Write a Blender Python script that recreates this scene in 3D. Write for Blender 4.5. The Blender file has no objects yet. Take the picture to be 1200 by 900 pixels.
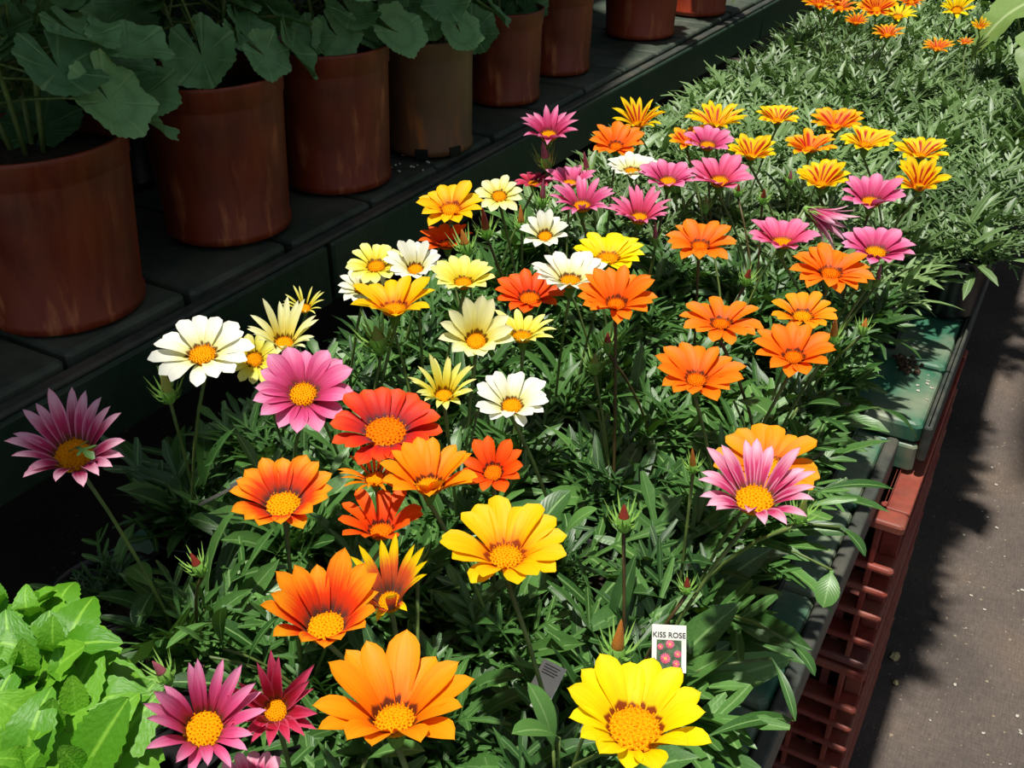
import bpy, bmesh, math, random
from mathutils import Vector, Matrix, Quaternion
sc = bpy.context.scene
COL = sc.collection
R_ = math.radians
rnd = random.Random(7)

# ------------------------------------------------------------------ camera
FPX, CAMZ = 1150.0, 1.55
pit = math.atan(700/FPX); yaw = math.atan(770/math.hypot(FPX, 700))
CF = Vector((-math.sin(yaw)*math.cos(pit), math.cos(yaw)*math.cos(pit), -math.sin(pit)))
CR = Vector((math.cos(yaw), math.sin(yaw), 0)); CU = CR.cross(CF)
cam = bpy.data.objects.new('camera', bpy.data.cameras.new('camera')); COL.objects.link(cam)
cam.data.sensor_width = 36; cam.data.lens = 36*FPX/1200; cam.data.clip_start = .02
cam.matrix_world = Matrix.Translation((0, 0, CAMZ)) @ Matrix((CR, CU, -CF)).transposed().to_4x4()
sc.camera = cam

# ------------------------------------------------------------------ light
sc.view_settings.view_transform = 'Standard'; sc.view_settings.look = 'None'
sc.view_settings.gamma = 1; sc.view_settings.use_curve_mapping = False
sc.view_settings.exposure = 0.08
wd = bpy.data.worlds.new('sky'); sc.world = wd; wd.use_nodes = True
bg = wd.node_tree.nodes['Background']; bg.inputs[0].default_value = (.72, .85, 1, 1); bg.inputs[1].default_value = .30
SUN = Vector((.055, .13, -1)).normalized()
sl = bpy.data.lights.new('sun', 'SUN'); sl.energy = 5.0; sl.angle = R_(2.0); sl.color = (1, .96, .88)
so = bpy.data.objects.new('sun', sl); COL.objects.link(so)
so.rotation_mode = 'QUATERNION'; so.rotation_quaternion = SUN.to_track_quat('-Z', 'Y'); so.location = (0, 0, 4)

# ------------------------------------------------------------------ helpers
def ray(x, y): return CF + CR*((x-600)/FPX) + CU*((450-y)/FPX)
def at(x, y, h):                      # the point h metres below the lens seen at a pixel
    r = ray(x, y); k = -h/r.z
    return Vector((r.x*k, r.y*k, CAMZ-h)), k
def z(h): return CAMZ-h
def lin(c):
    return tuple((v/255/12.92 if v/255 <= .04045 else ((v/255+.055)/1.055)**2.4) for v in c)+(1,)
def tag(o, label=None, cat=None, group=None, kind=None):
    if label: o['label'] = label
    if cat: o['category'] = cat
    if group: o['group'] = group
    if kind: o['kind'] = kind
    return o
def empty(name, loc, label, cat, group=None):
    o = bpy.data.objects.new(name, None); COL.objects.link(o); o.location = loc
    o.empty_display_size = .02
    return tag(o, label, cat, group)
def ob(name, me, parent=None, loc=None, quat=None, scale=None, mat=None):
    o = bpy.data.objects.new(name, me); COL.objects.link(o)
    if mat is not None and not me.materials: me.materials.append(mat)
    if parent: o.parent = parent
    if loc is not None: o.location = loc
    if quat is not None: o.rotation_mode = 'QUATERNION'; o.rotation_quaternion = quat
    if scale is not None: o.scale = (scale,)*3 if not hasattr(scale, '__len__') else scale
    return o
class MB:
    def __init__(s): s.v = []; s.f = []; s.uv = None; s.m = []
    def add(s, vs, fs, mi=0):
        n = len(s.v); s.v += [tuple(v) for v in vs]
        s.f += [tuple(i+n for i in f) for f in fs]; s.m += [mi]*len(fs); return s
    def box(s, x0, x1, y0, y1, z0, z1, mi=0):
        vs = [(x, y, w) for w in (z0, z1) for y in (y0, y1) for x in (x0, x1)]
        return s.add(vs, [(0, 2, 3, 1), (4, 5, 7, 6), (0, 1, 5, 4), (2, 6, 7, 3), (0, 4, 6, 2), (1, 3, 7, 5)], mi)
    def bbox(s, x0, x1, y0, y1, z0, z1, b=.003, mi=0):      # box with chamfered upper edges and corners
        vs = []
        def ring(i, w):
            a, c, d, e = x0+i, x1-i, y0+i, y1-i
            vs.extend([(a+b, d, w), (c-b, d, w), (c, d+b, w), (c, e-b, w), (c-b, e, w), (a+b, e, w), (a, e-b, w), (a, d+b, w)])
        ring(b*.5, z0); ring(0, z0+b*.5); ring(0, z1-b); ring(b*.35, z1-b*.3); ring(b, z1)
        fs = [tuple(range(7, -1, -1)), tuple(range(32, 40))]
        for r in range(4):
            for k in range(8):
                k2 = (k+1) % 8; fs.append((r*8+k, r*8+k2, r*8+8+k2, r*8+8+k))
        return s.add(vs, fs, mi)
    def tube(s, pts, rads, n=6, mi=0, cap=True):
        pts = [Vector(p) for p in pts]; vs = []; fs = []; ref = Vector((.3, .9, .1))
        for i, p in enumerate(pts):
            d = (pts[min(i+1, len(pts)-1)]-pts[max(i-1, 0)]).normalized()
            a = d.cross(ref)
            if a.length < .1: a = d.cross(Vector((1, 0, 0)))
            a.normalize(); b = d.cross(a)
            r = rads[i] if hasattr(rads, '__len__') else rads
            for k in range(n):
                t = 2*math.pi*k/n; vs.append(p+(a*math.cos(t)+b*math.sin(t))*r)
        for i in range(len(pts)-1):
            for k in range(n): fs.append((i*n+k, i*n+(k+1) % n, i*n+n+(k+1) % n, i*n+n+k))
        if cap: fs.append(tuple(range(n-1, -1, -1))); fs.append(tuple(range(len(vs)-n, len(vs))))
        return s.add(vs, fs, mi)
    def lathe(s, prof, n=24, mi=0, wob=None, c=(0, 0, 0)):
        vs = []; fs = []
        for j, (r, w) in enumerate(prof):
            for k in range(n):
                t = 2*math.pi*k/n; q = wob(t, j) if wob else 1
                vs.append((c[0]+r*q*math.cos(t), c[1]+r*q*math.sin(t), c[2]+w))
        for j in range(len(prof)-1):
            for k in range(n): fs.append((j*n+k, j*n+(k+1) % n, j*n+n+(k+1) % n, j*n+n+k))
        return s.add(vs, fs, mi)
    def me(s, name, mats=(), smooth=False, uv=None):
        m = bpy.data.meshes.new(name); m.from_pydata(s.v, [], s.f)
        for a in mats: m.materials.append(a)
        if any(s.m): m.polygons.foreach_set('material_index', s.m)
        if smooth: m.polygons.foreach_set('use_smooth', [True]*len(s.f))
        if uv:
            l = m.uv_layers.new(name='UVMap'); 
            buf = []
            for lp in m.loops: buf += uv[lp.vertex_index]
            l.data.foreach_set('uv', buf)
        m.update(); return m

# ------------------------------------------------------------------ materials
def newmat(name):
    m = bpy.data.materials.new(name); m.use_nodes = True; nt = m.node_tree
    return m, nt, nt.nodes['Principled BSDF'], nt.nodes.new, nt.links.new
def ramp(nt, stops, inp, interp='LINEAR'):
    r = nt.nodes.new('ShaderNodeValToRGB'); r.color_ramp.interpolation = interp
    e = r.color_ramp.elements
    while len(e) < len(stops): e.new(.5)
    for k, (p, c) in enumerate(stops): e[k].position = p; e[k].color = c
    nt.links.new(inp, r.inputs[0]); return r.outputs[0]
def math_(nt, op, a, b=None, clamp=False):
    n = nt.nodes.new('ShaderNodeMath'); n.operation = op; n.use_clamp = clamp
    for i, v in enumerate((a, b)):
        if v is None: continue
        if isinstance(v, (int, float)): n.inputs[i].default_value = v
        else: nt.links.new(v, n.inputs[i])
    return n.outputs[0]
def mixc(nt, fac, a, b, mode='MIX'):
    n = nt.nodes.new('ShaderNodeMix'); n.data_type = 'RGBA'; n.blend_type = mode
    for i, v in ((0, fac), (6, a), (7, b)):
        if isinstance(v, (int, float, tuple)): n.inputs[i].default_value = v
        else: nt.links.new(v, n.inputs[i])
    return n.outputs[2]
def noise(nt, scale, detail=3, vec=None, coord='Object'):
    n = nt.nodes.new('ShaderNodeTexNoise'); n.inputs['Scale'].default_value = scale; n.inputs['Detail'].default_value = detail
    if vec is None:
        tc = nt.nodes.new('ShaderNodeTexCoord'); vec = tc.outputs[coord]
    nt.links.new(vec, n.inputs['Vector']); return n.outputs[0]
def bump(nt, h, bs, strength=.3, dist=.002):
    b = nt.nodes.new('ShaderNodeBump'); b.inputs['Strength'].default_value = strength; b.inputs['Distance'].default_value = dist
    nt.links.new(h, b.inputs['Height']); nt.links.new(b.outputs[0], bs.inputs['Normal'])
def translucent(nt, bs, col, f):
    t = nt.nodes.new('ShaderNodeBsdfTranslucent'); mx = nt.nodes.new('ShaderNodeMixShader'); mx.inputs[0].default_value = f
    if isinstance(col, tuple): t.inputs[0].default_value = col
    else: nt.links.new(col, t.inputs[0])
    nt.links.new(bs.outputs[0], mx.inputs[1]); nt.links.new(t.outputs[0], mx.inputs[2])
    nt.links.new(mx.outputs[0], nt.nodes['Material Output'].inputs[0])
def simple(name, c1, c2, scale=20, rough=.6, bumps=0, detail=4, spec=.5, stops=(.35, .65)):
    m, nt, bs, N, L = newmat(name)
    n = noise(nt, scale, detail)
    L(ramp(nt, [(stops[0], lin(c1)), (stops[1], lin(c2))], n), bs.inputs['Base Color'])
    bs.inputs['Roughness'].default_value = rough; bs.inputs['Specular IOR Level'].default_value = spec
    if bumps: bump(nt, n, bs, bumps)
    return m
def leafmat(name, dark, light, rough=.42, tr=.18, rib=None, sc_=60, var=.35, trc=None):
    m, nt, bs, N, L = newmat(name)
    oi = N('ShaderNodeObjectInfo'); n = noise(nt, sc_, 3)
    f = math_(nt, 'ADD', math_(nt, 'MULTIPLY', oi.outputs['Random'], .6), math_(nt, 'MULTIPLY', n, .45), True)
    c = ramp(nt, [(.15, lin(dark)), (.85, lin(light))], f)
    uv = N('ShaderNodeUVMap'); sp = N('ShaderNodeSeparateXYZ'); L(uv.outputs[0], sp.inputs[0])
    au = math_(nt, 'ABSOLUTE', math_(nt, 'SUBTRACT', sp.outputs[0], .5))
    if rib:
        c = mixc(nt, ramp(nt, [(.015, (1, 1, 1, 1)), (.06, (0, 0, 0, 1))], au), c, lin(rib))
        w = N('ShaderNodeTexWave'); w.wave_type = 'BANDS'; w.bands_direction = 'Y'; w.inputs['Scale'].default_value = 3.2; w.inputs['Distortion'].default_value = .6
        cx = N('ShaderNodeCombineXYZ'); L(au, cx.inputs[0]); L(math_(nt, 'SUBTRACT', sp.outputs[1], math_(nt, 'MULTIPLY', au, .7)), cx.inputs[1])
        L(cx.outputs[0], w.inputs['Vector']); bump(nt, w.outputs[1], bs, .12, .0006)
    else: bump(nt, n, bs, .25, .001)
    L(c, bs.inputs['Base Color']); bs.inputs['Roughness'].default_value = rough
    translucent(nt, bs, mixc(nt, .5, c, lin(trc or (120, 170, 30))), tr)
    return m
def petalmat(name, base, mid, tip, ring=None, stripe=None, edge=None, p=(.12, .5, .95), ringpos=(.15, .21), tr=.22):
    m, nt, bs, N, L = newmat(name)
    uv = N('ShaderNodeUVMap'); sp = N('ShaderNodeSeparateXYZ'); L(uv.outputs[0], sp.inputs[0])
    u, v = sp.outputs[0], sp.outputs[1]
    au = math_(nt, 'ABSOLUTE', math_(nt, 'SUBTRACT', u, .5))
    cmb = N('ShaderNodeCombineXYZ'); L(math_(nt, 'MULTIPLY', u, 14.), cmb.inputs[0]); L(math_(nt, 'MULTIPLY', v, 1.2), cmb.inputs[1])
    oi = N('ShaderNodeObjectInfo'); L(math_(nt, 'MULTIPLY', oi.outputs['Random'], 40), cmb.inputs[2])
    st = noise(nt, 1., 2, cmb.outputs[0])
    vv = math_(nt, 'ADD', v, math_(nt, 'MULTIPLY', math_(nt, 'SUBTRACT', st, .5), .35))
    c = ramp(nt, [(p[0], lin(base)), (p[1], lin(mid)), (p[2], lin(tip))], vv)
    if stripe:
        s = math_(nt, 'MULTIPLY', ramp(nt, [(.16, (1,)*4), (.25, (0, 0, 0, 1))], math_(nt, 'ADD', au, math_(nt, 'MULTIPLY', v, .06))),
                  ramp(nt, [(.0, (1,)*4), (.58, (1,)*4), (.8, (0, 0, 0, 1))], vv))
        c = mixc(nt, s, c, lin(stripe))
    if edge:
        c = mixc(nt, ramp(nt, [(.3, (0, 0, 0, 1)), (.48, (.8,)*3+(1,))], au), c, lin(edge))
    if ring:
        rg = math_(nt, 'MULTIPLY', ramp(nt, [(ringpos[0], (1,)*4), (ringpos[1], (0, 0, 0, 1))], math_(nt, 'ADD', v, math_(nt, 'MULTIPLY', au, .22))),
                   ramp(nt, [(.36, (1,)*4), (.46, (.25,)*3+(1,))], au))
        c = mixc(nt, rg, c, lin(ring))
    shade = ramp(nt, [(.25, (.8,)*3+(1,)), (.6, (1,)*4)], st)
    c = mixc(nt, .55, c, mixc(nt, 1.0, c, shade, 'MULTIPLY'))
    L(c, bs.inputs['Base Color']); bs.inputs['Roughness'].default_value = .55; bs.inputs['Specular IOR Level'].default_value = .25
    bump(nt, st, bs, .35, .0008)
    translucent(nt, bs, c, tr)
    return m
PM = {
 'yellow': petalmat('yellow_petal', (255, 205, 0), (255, 226, 0), (255, 232, 25), ring=(140, 62, 10)),
 'golden': petalmat('golden_petal', (250, 135, 0), (255, 190, 0), (255, 205, 10), ring=(150, 60, 15), p=(.1, .38, .9)),
 'orange': petalmat('orange_petal', (245, 95, 0), (255, 122, 5), (255, 140, 20), ring=(105, 42, 15)),
 'amber': petalmat('amber_petal', (245, 110, 0), (255, 150, 5), (255, 165, 20), ring=(105, 42, 15)),
 'deep': petalmat('deep_orange_petal', (235, 60, 5), (248, 88, 8), (255, 108, 20), ring=(90, 35, 20)),
 'redorange': petalmat('red_orange_petal', (185, 60, 35), (242, 66, 18), (255, 158, 22), ring=(95, 62, 55), p=(.1, .42, .78), ringpos=(.12, .28)),
 'red': petalmat('red_petal', (180, 40, 45), (225, 45, 25), (238, 85, 25), ring=(105, 60, 60), ringpos=(.12, .26)),
 'pink': petalmat('pink_petal', (186, 48, 88), (224, 84, 140), (245, 160, 198), ring=(105, 60, 45), ringpos=(.1, .24)),
 'palepink': petalmat('pale_pink_petal', (170, 45, 80), (210, 60, 115), (250, 190, 212), ring=(115, 75, 50), p=(.1, .45, .8), ringpos=(.1, .24), edge=(242, 165, 198)),
 'hotpink': petalmat('hot_pink_petal', (204, 54, 84), (240, 98, 146), (246, 148, 186), ring=(150, 70, 40)),
 'crimson': petalmat('crimson_petal', (150, 20, 50), (198, 30, 66), (222, 82, 120), ring=(110, 50, 45), edge=(225, 95, 130)),
 'white': petalmat('white_petal', (232, 226, 140), (246, 244, 222), (250, 249, 238), ring=(110, 72, 12)),
 'cream': petalmat('cream_petal', (240, 220, 70), (248, 243, 165), (250, 247, 200), ring=(115, 78, 10)),
 'pale': petalmat('pale_yellow_petal', (235, 205, 20), (246, 238, 100), (249, 245, 160), ring=(120, 80, 5)),
 'striped': petalmat('striped_petal', (240, 140, 0), (255, 205, 0), (255, 222, 15), stripe=(188, 42, 5), edge=(255, 215, 10)),
 'stripedred': petalmat('red_striped_petal', (235, 90, 0), (255, 150, 5), (255, 205, 10), stripe=(200, 32, 5), edge=(255, 170, 10)),
 'salmon': petalmat('salmon_petal', (190, 90, 60), (240, 105, 48), (255, 220, 8), ring=(110, 85, 75), p=(.12, .5, .74), ringpos=(.14, .34)),
}
M_disc = simple('flower_disc', (204, 108, 0), (246, 172, 2), 90, .9, spec=.1)
M_disco = simple('flower_disc_orange', (206, 84, 0), (242, 132, 0), 90, .9, spec=.1)
M_sep = simple('calyx_green', (75, 105, 35), (125, 155, 60), 60, .5)
M_bract = simple('bract_green', (100, 150, 60), (160, 200, 100), 60, .5)
M_stem = simple('stem_green', (70, 90, 40), (120, 140, 70), 30, .5)
M_rstem = simple('stem_red', (70, 48, 28), (96, 84, 44), 30, .5)
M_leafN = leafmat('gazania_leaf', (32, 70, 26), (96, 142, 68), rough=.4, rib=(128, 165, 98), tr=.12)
M_leafF = leafmat('gazania_leaf_sunlit', (56, 84, 38), (124, 154, 94), rough=.42, rib=(150, 175, 128), tr=.1)  # far leaves: sun and gloss put into a lighter grey-green
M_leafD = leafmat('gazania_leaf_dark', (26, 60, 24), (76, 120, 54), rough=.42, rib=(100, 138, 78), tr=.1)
M_ger = leafmat('geranium_leaf', (74, 118, 72), (122, 168, 104), rough=.6, tr=.12, sc_=25)
def germat(m):
    nt = m.node_tree; bs = nt.nodes['Principled BSDF']; N = nt.nodes.new; L = nt.links.new
    uv = N('ShaderNodeUVMap'); sp = N('ShaderNodeSeparateXYZ'); L(uv.outputs[0], sp.inputs[0])
    x = math_(nt, 'SUBTRACT', sp.outputs[0], .5); y = math_(nt, 'SUBTRACT', sp.outputs[1], .5)
    an = math_(nt, 'ARCTAN2', y, x); ve = math_(nt, 'ABSOLUTE', math_(nt, 'SINE', math_(nt, 'MULTIPLY', an, 3.5)))
    rr = math_(nt, 'SQRT', math_(nt, 'ADD', math_(nt, 'MULTIPLY', x, x), math_(nt, 'MULTIPLY', y, y)))
    ln = ramp(nt, [(.05, (1,)*4), (.22, (0, 0, 0, 1))], math_(nt, 'ADD', ve, math_(nt, 'MULTIPLY', rr, -.1)))
    old = bs.inputs['Base Color'].links[0].from_socket
    zone = ramp(nt, [(.2, (1,)*4), (.3, (.72, .76, .72, 1)), (.38, (1,)*4)], rr)
    c = mixc(nt, 1.0, old, zone, 'MULTIPLY'); c = mixc(nt, math_(nt, 'MULTIPLY', ln, .35), c, lin((150, 185, 120)))
    L(c, bs.inputs['Base Color'])
    b = N('ShaderNodeBump'); b.inputs['Strength'].default_value = .5; b.inputs['Distance'].default_value = .002; b.invert = True
    L(ln, b.inputs['Height']); L(b.outputs[0], bs.inputs['Normal'])
M_gery = leafmat('geranium_leaf_yellow', (130, 150, 40), (205, 175, 40), rough=.6, tr=.15, sc_=25)
M_lime = leafmat('lime_leaf', (72, 136, 20), (122, 182, 46), rough=.5, tr=.25, rib=(140, 195, 62), sc_=90, trc=(110, 180, 30))
M_big = leafmat('big_leaf', (96, 130, 60), (140, 168, 90), rough=.5, tr=.2, rib=(180, 200, 140), sc_=30)
M_blk = simple('black_plastic', (16, 17, 18), (34, 35, 36), 30, .35)
M_soil = simple('potting_soil', (22, 15, 10), (64, 46, 32), 160, .95, .8)
M_soilb = simple('soil_crumb', (50, 34, 22), (92, 70, 50), 200, .95)
germat(M_ger)
def potmat(name, c1, c2, c3, fade):
    m, nt, bs, N, L = newmat(name)
    tc = N('ShaderNodeTexCoord'); mp = N('ShaderNodeMapping'); L(tc.outputs['Object'], mp.inputs[0]); mp.inputs['Scale'].default_value = (38, 38, 7)
    n = noise(nt, 1, 4, mp.outputs[0]); n2 = noise(nt, 9, 2)
    c = ramp(nt, [(.3, lin(c1)), (.62, lin(c2))], n2)
    s = math_(nt, 'MULTIPLY', ramp(nt, [(.60, (0, 0, 0, 1)), (.70, (1,)*4)], n), ramp(nt, [(.42, (0, 0, 0, 1)), (.6, (1,)*4)], n2))
    c = mixc(nt, math_(nt, 'MULTIPLY', s, fade), c, lin(c3))
    L(c, bs.inputs['Base Color']); bs.inputs['Roughness'].default_value = .42
    c = mixc(nt, math_(nt, 'MULTIPLY', ramp(nt, [(.42, (0, 0, 0, 1)), (.56, (1,)*4)], noise(nt, 1.7, 3, mp.outputs[0])), .10*fade), c, lin(c3)); L(c, bs.inputs['Base Color'])
    L(ramp(nt, [(.3, (.35,)*3+(1,)), (.7, (.6,)*3+(1,))], n), bs.inputs['Roughness'])
    return m
M_terra = potmat('terracotta_plastic', (92, 32, 15), (138, 48, 22), (205, 118, 70), .8)
M_terrab = potmat('terracotta_plastic_bright', (118, 38, 18), (160, 56, 27), (215, 130, 80), .5)
M_tan = potmat('tan_plastic', (98, 68, 46), (122, 82, 54), (190, 110, 45), .8)
def plankmat(name, c1, c2, dirt, amt, rough):
    m, nt, bs, N, L = newmat(name)
    oi = N('ShaderNodeObjectInfo'); tc = N('ShaderNodeTexCoord'); ad = N('ShaderNodeVectorMath'); ad.operation = 'ADD'
    L(tc.outputs['Object'], ad.inputs[0]); cm = N('ShaderNodeCombineXYZ'); L(math_(nt, 'MULTIPLY', oi.outputs['Random'], 9), cm.inputs[2]); L(cm.outputs[0], ad.inputs[1])
    n = noise(nt, 11, 5, ad.outputs[0]); n2 = noise(nt, 60, 3, ad.outputs[0])
    c = ramp(nt, [(.3, lin(c1)), (.7, lin(c2))], n2)
    d = math_(nt, 'MULTIPLY', ramp(nt, [(.42, (0, 0, 0, 1)), (.68, (1,)*4)], n), amt)
    c = mixc(nt, d, c, lin(dirt))
    L(c, bs.inputs['Base Color']); bs.inputs['Roughness'].default_value = rough
    bump(nt, n2, bs, .25, .001); return m
M_plank = plankmat('green_plank', (46, 96, 74), (66, 118, 92), (150, 148, 124), .85, .42)
M_tier = plankmat('dark_green_plank', (44, 56, 46), (64, 76, 62), (104, 104, 92), .5, .6)
M_fascia = plankmat('fascia_green', (26, 46, 34), (40, 62, 46), (72, 78, 62), .35, .5)
M_lip = plankmat('grey_lip', (46, 52, 48), (68, 74, 66), (104, 94, 82), .45, .55)
M_crate = plankmat('red_crate', (112, 34, 24), (144, 54, 38), (146, 98, 78), .5, .6)
M_crate2 = plankmat('red_crate_side', (98, 38, 32), (126, 56, 46), (120, 86, 76), .5, .5)
def floormat():
    m, nt, bs, N, L = newmat('woven_ground_fabric')
    tc = N('ShaderNodeTexCoord'); n = noise(nt, 3.2, 5, tc.outputs['Object']); n2 = noise(nt, 420, 2, tc.outputs['Object'])
    c = ramp(nt, [(.3, lin((80, 72, 67))), (.55, lin((104, 92, 84))), (.75, lin((120, 104, 90)))], n)
    fs = []
    for sx, sy in ((38, 320), (320, 38)):
        mp = N('ShaderNodeMapping'); mp.inputs['Scale'].default_value = (sx, sy, 1); mp.inputs['Rotation'].default_value = (0, 0, .04); L(tc.outputs['Object'], mp.inputs[0])
        fs.append(ramp(nt, [(.32, (0, 0, 0, 1)), (.68, (1,)*4)], noise(nt, 1, 2, mp.outputs[0])))
    wv = math_(nt, 'MULTIPLY', math_(nt, 'ADD', fs[0], fs[1]), .5)
    c = mixc(nt, 1.0, c, ramp(nt, [(.25, (.5, .5, .5, 1)), (.85, (1.0, 1.0, 1.0, 1))], math_(nt, 'ADD', math_(nt, 'MULTIPLY', wv, .6), math_(nt, 'MULTIPLY', n2, .5))), 'MULTIPLY')
    sp = ramp(nt, [(.70, (0, 0, 0, 1)), (.74, (1,)*4)], noise(nt, 90, 1, tc.outputs['Object']))
    c = mixc(nt, math_(nt, 'MULTIPLY', sp, .5), c, lin((176, 160, 132)))
    L(c, bs.inputs['Base Color']); bs.inputs['Roughness'].default_value = .85; bump(nt, wv, bs, .4, .001)
    return m
M_floor = floormat()
M_wall = simple('dark_hedge_cloth', (14, 22, 14), (26, 36, 24), 8, .9)
M_shade_sheet = simple('added_shade_sheet', (18, 22, 18), (30, 34, 30), 60, .9)
M_white = simple('white_card', (215, 215, 205), (232, 232, 224), 40, .5)
M_ink = simple('black_ink', (20, 20, 25), (30, 30, 32), 40, .6)
M_pgreen = simple('print_green', (38, 62, 40), (84, 110, 72), 260, .5)
M_ppink = simple('print_pink', (190, 50, 85), (222, 110, 140), 500, .5)
M_pyel = simple('print_yellow', (232, 150, 80), (240, 180, 100), 200, .5)
M_perl = simple('perlite', (190, 186, 170), (225, 220, 205), 90, .8)
M_scrap = simple('dried_petal', (176, 158, 108), (205, 190, 140), 90, .8)
M_steel = simple('dark_frame', (30, 32, 30), (46, 46, 42), 40, .5)

# ------------------------------------------------------------------ setting
tag(ob('floor', MB().box(-3.2, 3.5, -1.5, 7, -.05, 0).me('floor'), mat=M_floor), kind='structure')
tag(ob('wall_left', MB().box(-2.3, -2.2, -1.5, 7, 0, 3.0).me('wall'), mat=M_wall), kind='structure')
tag(ob('wall_back', MB().box(-2.2, 3.5, 6.6, 6.7, 0, 3.0).me('wall'), mat=M_wall), kind='structure')
def shade_sheet(name, pts, zz, label):
    # unseen sheet added overhead to block the sun: corners are given where their shade falls on the bench level
    v = []
    for (x, y, h) in pts:
        k = (zz-z(h)); v.append((x-SUN.x/-SUN.z*k, y-SUN.y/-SUN.z*k, zz))
    n = len(v)
    mb = MB().add(v+[(a, b, c+.004) for a, b, c in v], [tuple(range(n)), tuple(range(2*n-1, n-1, -1))]+[(i, i+n, (i+1) % n+n, (i+1) % n) for i in range(n)])
    o = ob(name, mb.me(name), mat=M_shade_sheet); return tag(o, label, 'shade sheet')
shade_sheet('added_shade_sheet', [(-2.1, -1.4, .5), (-1.1, -1.4, .5), (-1.0, .2, .5), (-.72, .31, .5), (-.55, .325, .45), (-.56, .455, .45), (-.655, .49, .45), (-.80, 1.2, .45),
                     (-.86, 1.9, .5), (-1.0, 2.5, .55), (-1.28, 2.7, .55), (-1.35, 6.2, .55), (-2.1, 6.2, .5)], 2.35, 'unseen dark sheet added above the upper tier to shade the geraniums')  # added out of view, its edge notched to shape the shade at left
shade_sheet('added_shade_sheet', [(.10, 2.7, 1.55), (.13, 2.4, 1.55), (.20, 2.5, 1.55), (.32, 2.2, 1.55), (.6, 2.3, 1.55), (3.0, 2.2, 1.55), (3.0, 5.5, 1.55), (.10, 5.5, 1.55)], 2.75, 'unseen dark sheet added to shade the walkway beside the bench')  # added out of view to darken the far walkway floor

# upper tier: planks run across, a fascia board with a lip along the front
tier = empty('upper_display_bench', (-1.4, 2.6, 0), 'dark green slatted upper tier carrying the row of terracotta geranium pots', 'bench')
def rel(p, x, y, w=0): return (x-p.location.x, y-p.location.y, w-p.location.z)
plm = MB().bbox(-.74, .5, -.0885, .0885, -.035, 0, .006).me('tier_plank', [M_tier])
y = -.64
k = 0
while y < 6.4:
    ob('plank', plm, tier, rel(tier, -1.398+rnd.uniform(-.004, .004), y, z(.54)+rnd.uniform(-.003, .001)), Quaternion((0, 0, 1), rnd.uniform(-.004, .004)))
    y += .187
for a, b in ((-.72, .99), (1.0, 3.0), (3.01, 4.6), (4.61, 6.4)):
    ob('fascia_board', MB().bbox(-.888, -.866, a, b, z(.645), z(.556), .004).me('fascia', [M_fascia]), tier, rel(tier, 0, 0))
ob('lip', MB().bbox(-.892, -.872, -.72, 6.4, z(.556), z(.549), .003).me('tier_lip', [M_lip]), tier, rel(tier, 0, 0))
ob('beam', MB().box(-1.85, -1.8, -.35, 6.4, z(.66), z(.58)).me('beam', [M_steel]), tier, rel(tier, 0, 0))
ob('beam', MB().box(-.96, -.892, -.35, 6.4, z(.66), z(.58)).me('beam', [M_steel]), tier, rel(tier, 0, 0))
for yy in (.2, 2.2, 4.2, 6.2):
    for xx in (-.94, -1.83): ob('leg', MB().box(xx-.02, xx+.02, yy-.02, yy+.02, 0, z(.66)).me('leg', [M_steel]), tier, rel(tier, 0, 0))

def lower_bench(x0, x1, y0, y1, h, pitch, label, lipx, endface):
    b = empty('display_bench', ((x0+x1)/2, (y0+y1)/2, 0), label, 'bench')
    n = max(1, int((y1-y0)/pitch))
    pm = MB().bbox(x0-b.location.x, x1-b.location.x, .0025, pitch-.0025, -.028, 0, .006).me('bench_plank', [M_plank])
    for i in range(n):
        ob('plank', pm, b, (0, y0+i*pitch-b.location.y, z(h)+rnd.uniform(-.001, .001)))
    yt = y0+n*pitch
    if lipx:
        ob('lip', MB().bbox(x1+.0015, x1+lipx, y0, yt, z(h+.05), z(h)+.002, .003).me('bench_lip', [M_lip]), b, rel(b, 0, 0))
    if endface:
        ob('fascia_board', MB().bbox(x0, x1, y0, y0+.018, z(h+.07), z(h)-.031, .004).me('end_board', [M_plank]), b, rel(b, 0, 0))
    for xx in (x0+.06, x1-.12): ob('beam', MB().box(xx-.02, xx+.02, y0+.022, yt-.01, z(h+.068), z(h)-.030).me('beam', [M_steel]), b, rel(b, 0, 0))
    for yy in (y0+.5, y1-.4):
        if yy < y0 + .6 and y0 > 1: yy = y0+.75
        for xx in (x0+.06, x1-.25 if y0 > 1 else x1-.12): ob('leg', MB().box(xx-.02, xx+.02, yy-.02, yy+.02, 0, z(h+.069)).me('leg', [M_steel]), b, rel(b, 0, 0))
    return b
lower_bench(-.80, -.062, 1.165, 5.0, .70, .171, 'long green slatted bench under the far green plants', .012, True)
lower_bench(-.80, -.101, -.55, 1.155, .72, .1705, 'nearer green slatted bench, slightly lower, with a grey metal lip', .017, False)

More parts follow.
